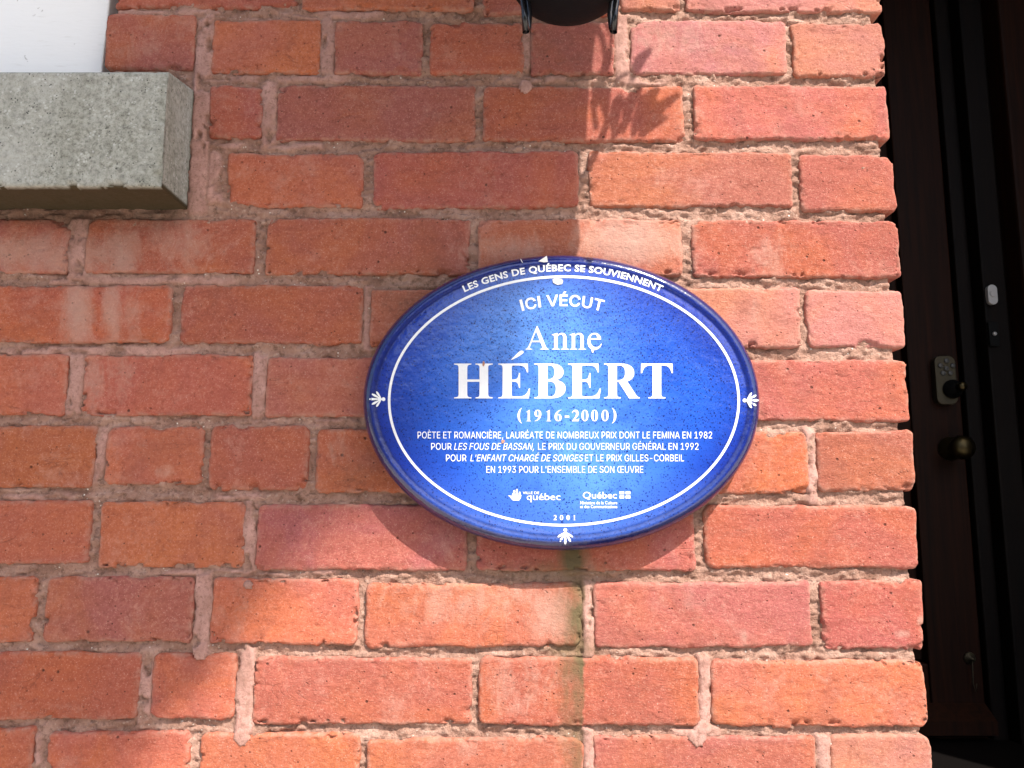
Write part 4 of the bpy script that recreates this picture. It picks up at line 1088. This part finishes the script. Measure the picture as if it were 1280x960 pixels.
for k in range(8):
    t, t2 = k * math.pi / 4, (k + 1) * math.pi / 4
    p0, p1, q0, q1 = rim_pt(r0, t, cage0), rim_pt(r1, t, cage1), rim_pt(r0, t2, cage0), rim_pt(r1, t2, cage1)
    MB().tube([p0, p1], .004, 8).build('cage_bar', M_IRON, lan, True)
    n_ = (q0 - p0).cross(p1 - p0).normalized() * .0015
    g = MB(); g.add([p0 - n_, q0 - n_, q1 - n_, p1 - n_, p0 + n_, q0 + n_, q1 + n_, p1 + n_], [(0, 1, 2, 3), (7, 6, 5, 4), (0, 4, 5, 1), (1, 5, 6, 2), (2, 6, 7, 3), (3, 7, 4, 0)])
    g.build('pane', M_LGLASS, lan)
MB().lathe([(0, 0.001), (.190, 0.001), (.197, .008), (.192, .018), (.12, .075), (.07, .11), (.045, .13), (.04, .16), (.02, .18), (0, .185)], (lc.x, LY, cage1), 40, sy=SY).build('hood', M_IRON, lan, True)
for s_ in (-1, 1):  # unseen drops added to throw a drip-shaped shadow on the plaque
    xx = lc.x + s_ * .152
    MB().tube([(xx, LY, lc.z + .164), (xx + s_ * .002, LY, lc.z + .140), (xx + s_ * .004, LY, lc.z + .125), (xx + s_ * .003, LY, lc.z + .112), (xx, LY, lc.z + .098)], [.004, .003, .007, .005, .001], 10).build('shadow_finial', M_IRON, lan, True)
for s_, xp in ((-1, 657.5), (1, 767)):
    tip = A(xp, 40, LY - .004)
    a = A(xp - s_ * 1 + (3 if s_ > 0 else -3), -40, LY - .004)
    pts = [A(xp + s_ * 14, -45, LY), A(xp + s_ * 6, -12, LY), A(xp + s_ * 2.5, 12, LY), tip, A(xp - s_ * 2, 34, LY), A(xp - s_ * 4.5, 18, LY), A(xp - s_ * 3, 4, LY), A(xp - s_ * 0, -8, LY)]
    MB().tube(pts, [.0025, .0025, .0025, .0032, .0030, .0025, .0022, .002], 10).build('prong', M_IRON, lan, True)
# unseen side scrolls with acanthus leaves, laid out from their wall shadow
def leaf(mb, p, d, side, L, W):
    """curled iron leaf: a thick bent blade"""
    d = d.normalized(); side = side.normalized(); nn = d.cross(side).normalized()
    prof_ = [(0, .25), (.15, .55), (.4, .9), (.65, 1.0), (.85, .85), (.96, .5), (1, .2)]
    top, n = [], len(prof_)
    vs = []
    for t, w in prof_:
        bend = side * (L * .12 * t * t)
        c = p + d * (L * t) + bend + nn * (.12 * L * math.sin(t * 3))
        for s_, o_ in ((-1, 0), (0, .12), (1, 0)):
            vs.append(c + side.cross(nn).normalized() * 0 + (side * s_ * W * w * .5) + nn * (o_ * W))
    m = len(vs)
    vs += [v + nn * -.0018 for v in vs]
    fs = []
    for k in range(n - 1):
        for q in range(2):
            a = k * 3 + q; fs.append((a, a + 1, a + 4, a + 3)); fs.append((m + a + 3, m + a + 4, m + a + 1, m + a))
        fs.append((k * 3, k * 3 + 3, m + k * 3 + 3, m + k * 3)); fs.append((k * 3 + 5, k * 3 + 2, m + k * 3 + 2, m + k * 3 + 5))
    mb.add(vs, fs)
def from_shadow(px, py, d):
    """point at distance d in front of the wall whose sun shadow falls on wall pixel px, py"""
    x, z = at(px, py, 0.0); return Vector((float(x) + .66 * d, -d, float(z) + 1.5 * d))
for s_ in (1, -1):
    def mir(v): return v if s_ > 0 else Vector((2 * lc.x - v.x, v.y, v.z))
    sc2 = MB()
    base = from_shadow(700, 180, .225)
    pts = [mir(from_shadow(a, b, .225)) for a, b in ((720, 240), (745, 190), (760, 150), (790, 118), (820, 130), (826, 152), (806, 160), (795, 148))]
    sc2.tube(pts, [.004, .004, .0038, .0035, .003, .003, .0025, .004], 8)
    arm2 = [mir(from_shadow(a, b, .225)) for a, b in ((735, 20), (752, 50), (757, 75), (750, 100), (742, 125), (745, 160))]
    sc2.tube(arm2, [.003] * 6, 8)
    arm3 = [mir(from_shadow(a, b, .215)) for a, b in ((748, 18), (764, 45), (762, 75), (756, 96))]
    sc2.tube(arm3, [.0022] * 4, 8)
    sb = sc2.build('scroll_arm', M_IRON, lan, True)
    for a, b, c, d, w in ((758, 150, 750, 96, 15), (766, 172, 768, 118, 15), (778, 168, 792, 106, 16), (790, 172, 812, 112, 20), (800, 172, 838, 122, 24), (748, 130, 742, 104, 12), (790, 100, 806, 62, 17), (800, 172, 826, 150, 22), (770, 100, 785, 88, 12), (762, 180, 785, 150, 12)):
        p0, p1 = mir(from_shadow(a, b, .225)), mir(from_shadow(c, d, .225))
        mb = MB(); leaf(mb, p0, p1 - p0, Vector((s_ * .8, .3, -.2)), (p1 - p0).length, w * .00085 * 1.0)
        mb.build('leaf', M_IRON, lan, True)
# arm to the wall
MB().tube([(lc.x, LY, cage1 + .15), (lc.x, LY + .02, cage1 + .24), (lc.x, -.10, cage1 + .27), (lc.x, -.02, cage1 + .20)], [.008] * 4, 10).build('bracket_arm', M_IRON, lan, True)
MB().lathe([(0, .0), (.055, .0), (.055, .010), (.03, .022), (0, .024)], (lc.x, 0.0, cage1 + .20), 28, 'y').build('wall_plate', M_IRON, lan, True)

# ------------------------------------------------------------------ DOORWAY: reveal, vestibule, door, frame, bell
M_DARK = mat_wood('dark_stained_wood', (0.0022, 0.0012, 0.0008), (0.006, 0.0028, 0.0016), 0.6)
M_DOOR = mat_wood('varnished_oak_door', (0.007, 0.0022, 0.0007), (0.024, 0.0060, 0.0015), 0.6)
M_BRASS = mat_plain('aged_brass', (0.065, 0.05, 0.024), 0.40, 0.1, 200, 0.1, Metallic=1.0)
M_BRASSM = mat_plain('worn_brass_plate', (0.065, 0.054, 0.032), 0.5, 0.1, 200, 0.1, Metallic=0.6)
M_BLACK = mat_plain('black_rubber', (0.003, 0.003, 0.003), 0.6, Specular_IOR_Level=0.15)
M_PLW = mat_plain('white_plastic', (0.50, 0.50, 0.50), 0.4)
M_KEY = mat_plain('grey_key', (0.07, 0.07, 0.066), 0.5)
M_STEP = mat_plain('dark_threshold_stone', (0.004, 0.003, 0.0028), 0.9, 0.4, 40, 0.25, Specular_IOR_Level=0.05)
YD = 1.10
XR = WALL_R + DOOR_W
def struct(name, mb, mat, **kw): return mb.build(name, mat, None, kind='structure', **kw)
XL = float(at(1150, 500, 1.2)[0]) - .62
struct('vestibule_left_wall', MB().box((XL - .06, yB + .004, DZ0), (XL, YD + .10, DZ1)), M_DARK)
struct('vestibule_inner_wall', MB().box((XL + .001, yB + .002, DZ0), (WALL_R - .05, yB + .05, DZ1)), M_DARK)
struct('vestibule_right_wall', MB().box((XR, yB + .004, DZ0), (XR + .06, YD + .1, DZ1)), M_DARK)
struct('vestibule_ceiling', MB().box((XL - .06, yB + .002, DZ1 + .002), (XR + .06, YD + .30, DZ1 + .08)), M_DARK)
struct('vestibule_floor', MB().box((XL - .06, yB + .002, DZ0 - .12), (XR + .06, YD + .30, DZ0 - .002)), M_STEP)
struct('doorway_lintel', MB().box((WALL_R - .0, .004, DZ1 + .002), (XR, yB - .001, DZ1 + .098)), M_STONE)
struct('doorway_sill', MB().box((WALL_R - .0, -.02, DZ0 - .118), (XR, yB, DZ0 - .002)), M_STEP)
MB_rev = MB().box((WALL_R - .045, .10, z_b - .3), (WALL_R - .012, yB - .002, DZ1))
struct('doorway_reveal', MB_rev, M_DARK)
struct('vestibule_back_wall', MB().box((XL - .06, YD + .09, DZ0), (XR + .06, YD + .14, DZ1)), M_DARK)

# door leaf: right edge measured; about 0.85 wide
dxr_b = float(at(1232, 880, YD)[0]); dxl = dxr_b - .84
dz_b = float(at(1180, 925, YD)[1]); dz_t = dz_b + 2.02
door = thing('front_door', ((dxl + dxr_b) / 2, YD, dz_b), 'dark varnished wooden front door with brass keypad lock, deep in the shaded doorway', 'door')
stile = .125
def panel_box(name, x0, x1, z0, z1, y0, y1, mat=M_DOOR, bev=.004): return MB().box((x0, y0, z0), (x1, y1, z1)).build(name, mat, door, bevel=bev)
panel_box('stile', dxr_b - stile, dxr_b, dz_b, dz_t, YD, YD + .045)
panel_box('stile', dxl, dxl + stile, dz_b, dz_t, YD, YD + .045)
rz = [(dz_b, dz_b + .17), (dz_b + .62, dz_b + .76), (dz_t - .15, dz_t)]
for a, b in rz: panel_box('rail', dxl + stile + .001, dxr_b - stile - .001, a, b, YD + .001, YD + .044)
mx_ = (dxl + dxr_b) / 2
for a, b in ((rz[0][1], rz[1][0]), (rz[1][1], rz[2][0])):
    panel_box('mullion', mx_ - .05, mx_ + .05, a + .001, b - .001, YD + .002, YD + .043)
    for x0, x1 in ((dxl + stile, mx_ - .05), (mx_ + .05, dxr_b - stile)):
        panel_box('panel', x0 + .002, x1 - .002, a + .002, b - .002, YD + .022, YD + .036)
        panel_box('panel_field', x0 + .035, x1 - .035, a + .035, b - .035, YD + .010, YD + .0215, bev=.008)
# bottom weather board of the door
wb = MB()
wbz = float(at(1180, 878, YD)[1])
wb.add([(dxl, YD - .004, wbz), (dxr_b - .004, YD - .004, wbz), (dxr_b - .004, YD - .050, wbz - .03), (dxl, YD - .050, wbz - .03), (dxl, YD - .004, wbz - .075), (dxr_b - .004, YD - .004, wbz - .075), (dxr_b - .004, YD - .05, wbz - .060), (dxl, YD - .05, wbz - .060)],
       [(0, 3, 2, 1), (3, 7, 6, 2), (7, 4, 5, 6), (1, 2, 6, 5), (0, 4, 7, 3)])
wb.build('weather_board', M_DOOR, door)
# keypad lock
lk = A(1183, 475, YD - .022)
kw, kh = .0255, .060
def rounded_plate(cx, y0, y1, cz, w, h_, r, n=6):
    pts = []
    for sx, sz, a0 in ((1, 1, 0), (-1, 1, 90), (-1, -1, 180), (1, -1, 270)):
        for k in range(n + 1):
            t = math.radians(a0 + 90 * k / n); pts.append((cx + sx * (w - r) + r * math.cos(t), cz + sz * (h_ - r) + r * math.sin(t)))
    m = len(pts); mb = MB()
    mb.add([(x, y0, z) for x, z in pts] + [(x, y1, z) for x, z in pts], [tuple(range(m))] + [tuple(range(2 * m - 1, m - 1, -1))] + [(q, m + q, m + (q + 1) % m, (q + 1) % m) for q in range(m)])
    return mb
kp = rounded_plate(lk.x, YD - .022, YD - .0005, lk.z, kw, kh, .016).build('keypad_lock', M_BRASSM, door, bevel=.002)
for u, v in ((1183.2, 451), (1175.5, 457), (1191, 457), (1183, 460.5), (1179, 466.5), (1188, 466.5)):
    c = A(u, v, YD - .023)
    MB().lathe([(0, 0), (.0062, 0), (.0062, .002), (.0045, .0032), (0, .0036)], (c.x, YD - .0222, c.z), 14, 'y').build('button', M_KEY, kp, True)
c = A(1184, 488, YD)
MB().lathe([(0, 0), (.023, 0), (.023, .006), (.014, .010), (.012, .022), (.0, .024)], (c.x, YD - .0222, c.z), 20, 'y').build('turn_collar', M_BLACK, kp, True)
MB().lathe([(0, 0), (.011, 0), (.011, .014), (.009, .018), (0, .0185)], (c.x + .005, YD - .0465, c.z + .002), 18, 'y').build('thumb_turn', M_BRASS, kp, True)
c = A(1187, 561, YD)
kn = MB().lathe([(0, 0), (.029, 0), (.029, .004), (.013, .010), (.011, .030), (.022, .040), (.029, .052), (.027, .064), (.014, .072), (0, .073)], (c.x, YD - .0005, c.z), 28, 'y').build('door_knob', M_BRASS, door, True)
c = A(1212, 828, YD)
MB().lathe([(0, 0), (.014, 0), (.013, .004), (.004, .005), (.003, .016), (0, .016)], (c.x, YD - .0005, c.z + .01), 16, 'y').build('hook', M_BRASSM, door, True)
MB().tube([(c.x, YD - .013, c.z + .008), (c.x - .002, YD - .012, c.z - .045), (c.x + .004, YD - .012, c.z - .066), (c.x + .006, YD - .012, c.z - .045)], .0011, 6).build('hanging_cord', M_BRASSM, door, True)

# door frame (jamb right of the leaf) with bell
frame = thing('door_frame', (dxr_b + .05, YD, dz_b), 'dark moulded wooden door frame carrying the white doorbell beside the door', 'door frame')
def fbox(x0, x1, y0, y1, z0=dz_b - .02, z1=DZ1 - .004, bev=.005): return MB().box((x0, y0, z0), (x1, y1, z1)).build('jamb', M_DARK, frame, bevel=bev)
fbox(dxr_b + .006, dxr_b + .045, YD - .01, YD + .088)
fbox(dxr_b + .046, dxr_b + .105, YD - .05, YD + .087)
fbox(dxr_b + .106, dxr_b + .120, YD - .03, YD + .086)
o_ = MB().box((dxr_b + .121, YD - .09, dz_b - .02), (dxr_b + .34, YD + .085, DZ1 - .004)).build('jamb', M_DOOR, frame, bevel=.008)
fbox(dxl - .10, dxl - .006, YD - .05, YD + .087)
MB().box((dxl - .005, YD - .05, dz_t + .006), (dxr_b + .005, YD + .08, DZ1 - .006)).build('head_board', M_DARK, frame, bevel=.005)
MB().box((dxl - .1, YD - .12, dz_b - .06), (dxr_b + .34, YD + .085, dz_b - .021)).build('threshold', M_DARK, frame, bevel=.008)
YB = YD - .052
c = A(1237.5, 369.5, YB)
bell = thing('doorbell', (c.x, YB, c.z), 'small white doorbell button high on the dark door frame', 'doorbell')
rounded_plate(c.x, YB - .012, YB, c.z, .0115, .0245, .0113).build('bell_housing', M_PLW, bell, bevel=.001)
rounded_plate(c.x, YB - .0145, YB - .0121, c.z + .002, .0078, .0078, .0076).build('button', mat_plain('grey_button', (.5, .5, .5), .4), bell, bevel=.0008)
c = A(1241, 418, YB)
chime = thing('latch_plate', (c.x, YB, c.z), 'small black plate with a pale round stud on the door frame below the doorbell', 'latch plate')
MB().box((c.x - .012, YB - .006, c.z - .03), (c.x + .012, YB, c.z + .03)).build('plate', M_BLACK, chime, bevel=.001)
MB().lathe([(0, 0), (.0052, 0), (.004, .004), (0, .005)], (c.x, YB - .0062, c.z), 14, 'y').build('stud', M_PLW, chime, True)

# ------------------------------------------------------------------ GROUND, STREET AND ADDED TREES (around and behind the viewer)
def ground_mat(name, col, sc=8, var=.25): return mat_plain(name, col, .9, .4, sc, var)
struct('pavement', MB().box((-25, -5.2, -.15), (25, -.001, 0)), ground_mat('concrete_paving', (.52, .47, .40)))
struct('kerb', MB().box((-25, -5.35, -.3), (25, -5.201, .004)), ground_mat('kerb_granite', (.38, .37, .35)))
struct('road', MB().box((-60, -60, -.3), (60, -5.351, -.13)), ground_mat('asphalt', (.10, .098, .095)))
st_ = MB()
for k in range(5): st_.box((WALL_R + .02, -.30 - (4 - k) * .28 - .0, k * .186 + (.001 if k else .001)), (XR - .02, -.021 - 0 * k, (k + 1) * .186))
stairs = st_.build('front_steps', ground_mat('step_stone', (.12, .115, .11), 20), None)
stairs['label'] = 'dark stone front steps rising to the doorway'; stairs['category'] = 'steps'

rng = np.random.RandomState(12)
S = np.array([.66, -1.0, 1.5])
bx = [-400, 300, 400, 450, 520, 545, 575, 600, 700, 800, 900, 1000, 1300]
bv = [590, 600, 608, 585, 610, 560, 430, 375, 325, 260, 180, 80, -300]  # shade boundary on the wall that shapes the crown
def leaves(n, xr, zr, dr, soft):
    out = []
    while len(out) < n:
        x, z = rng.uniform(*xr), rng.uniform(*zr)
        px, py = w2px(np.array([x]), np.array([z])); py = float(py[0]); px = float(px[0])
        lim = np.interp(py, bx, bv) if py > -400 else 590
        if z > 2.3: lim_x = 0.05 - (z - 2.3) * .35
        else: lim_x = float(at(lim, py)[0])
        sd_ = (lim_x - x)
        if sd_ < rng.exponential(soft) * (1 if py > 520 else .3) : continue
        # ragged crown outline
        if (x + 1.0) ** 2 / 1.5 ** 2 + (z - 2.5) ** 2 / 1.7 ** 2 > 1 + .3 * math.sin(5 * math.atan2(z - 2.4, x + 1)): continue
        d = rng.uniform(*dr)
        out.append((x + S[0] * d, -d, z + S[2] * d))
    return out
L = leaves(3600, (-.75, .12), (1.30, 2.35), (2.1, 3.6), .05) + leaves(9000, (-2.6, .1), (.9, 4.2), (2.1, 3.9), .06)
L = np.array(L)
lv, lf = [], []
ang = rng.uniform(0, 2 * math.pi, len(L)); tilt = rng.uniform(-.9, .9, len(L)); sz = rng.uniform(.045, .085, len(L)) ; rol = rng.uniform(-.7, .7, len(L))
for k, c in enumerate(L):
    Mx = Matrix.Rotation(ang[k], 3, 'Z') @ Matrix.Rotation(tilt[k], 3, 'X') @ Matrix.Rotation(rol[k], 3, 'Y')
    s_ = sz[k]; cc = Vector(c)
    loc = [(0, -1, 0), (.55, -.25, .12), (.42, .45, .1), (0, 1.05, -.12), (-.42, .45, .1), (-.55, -.25, .12), (0, 0, -.02)]
    n0 = len(lv)
    lv += [cc + Mx @ (Vector(v) * s_) for v in loc]
    lf += [(n0, n0 + 1, n0 + 6), (n0 + 1, n0 + 2, n0 + 6), (n0 + 2, n0 + 3, n0 + 6), (n0 + 3, n0 + 4, n0 + 6), (n0 + 4, n0 + 5, n0 + 6), (n0 + 5, n0, n0 + 6)]
def leaf_mat():
    t = NT('maple_leaves')
    c = t.ramp(t.noise(3, 3, .6), [(.35, (.035, .075, .015)), (.65, (.085, .15, .03))])
    return t.out(c, .5, None, Specular_IOR_Level=.4)
tx, ty = float(L[:, 0].mean()), float(L[:, 1].mean())
tree = thing('added_tree', (tx, ty, 0), 'unseen leafy tree on the pavement, added to shade the upper left of the wall', 'tree')  # stands out of view, added to shade the wall
mesh_obj('crown', lv, lf, leaf_mat(), tree, False)
M_BARK = mat_plain('grey_bark', (.10, .08, .06), .9, .8, 20, .4)
tr = MB(); top = float(L[:, 2].mean())
trunk_pts = [(tx - .05, ty - .1, -.05), (tx, ty - .08, 1.2), (tx + .04, ty - .03, 3.0), (tx, ty, top - 1.0), (tx - .02, ty, top + .2), (tx - .1, ty, top + 1.0)]
tr.tube(trunk_pts, [.24, .17, .14, .11, .07, .03], 14); tr.build('trunk', M_BARK, tree, True)
for k in range(13):
    tgt = Vector(L[rng.randint(len(L))]); b0 = Vector((tx, ty, top - 1.1 + 1.7 * k / 13))
    mid_ = (b0 + tgt) / 2 + Vector((0, 0, .15))
    MB().tube([b0, mid_, tgt], [.045, .028, .008], 8).build('limb', M_BARK, tree, True)
# second unseen tree, a copy added to mottle the plaque's reflections
t2 = tree.copy(); COL.objects.link(t2); t2.location = tree.location + Vector((-5.6, -4.6, -1.4)); t2.rotation_euler = (0, 0, 2.1)
t2['label'] = 'second unseen leafy tree nearer the opposite house, added for reflections in the plaque'
for ch in list(tree.children):
    c_ = ch.copy(); COL.objects.link(c_); c_.parent = t2
for q in (tree, t2): q['group'] = 'unseen trees added for shade and reflections'
# house across the street
M_FAR = mat_plain('cream_render', (.55, .48, .38), .9, .2, 6, .15)
far = thing('house', (0, -15, 0), 'cream rendered house across the street behind the viewer', 'house')
MB().box((-12, -22, -.1), (12, -15, 4.4)).build('wall', M_FAR, far)
rf = MB(); rf.add([(-12.3, -14.7, 4.402), (12.3, -14.7, 4.402), (12.3, -22.3, 4.402), (-12.3, -22.3, 4.402), (-12.3, -18.5, 6.2), (12.3, -18.5, 6.2)], [(0, 1, 5, 4), (2, 3, 4, 5), (0, 4, 3), (1, 2, 5), (3, 2, 1, 0)])
rf.build('roof', mat_plain('slate', (.08, .08, .085), .7, .3, 10, .2), far)
for zz in (1.2,):
    for k in range(7):
        xx = -10.4 + k * 3.2
        w = MB().box((xx, -14.98, zz), (xx + 1.2, -14.93, zz + 1.7)).build('window', M_GLASS, far)
        w2 = MB().box((xx - .08, -14.99, zz - .1), (xx + 1.28, -14.95, zz - .002)); w2.build('sill', M_WHITE, w)
print('objects', len(bpy.data.objects), 'verts', sum(len(m.vertices) for m in bpy.data.meshes))
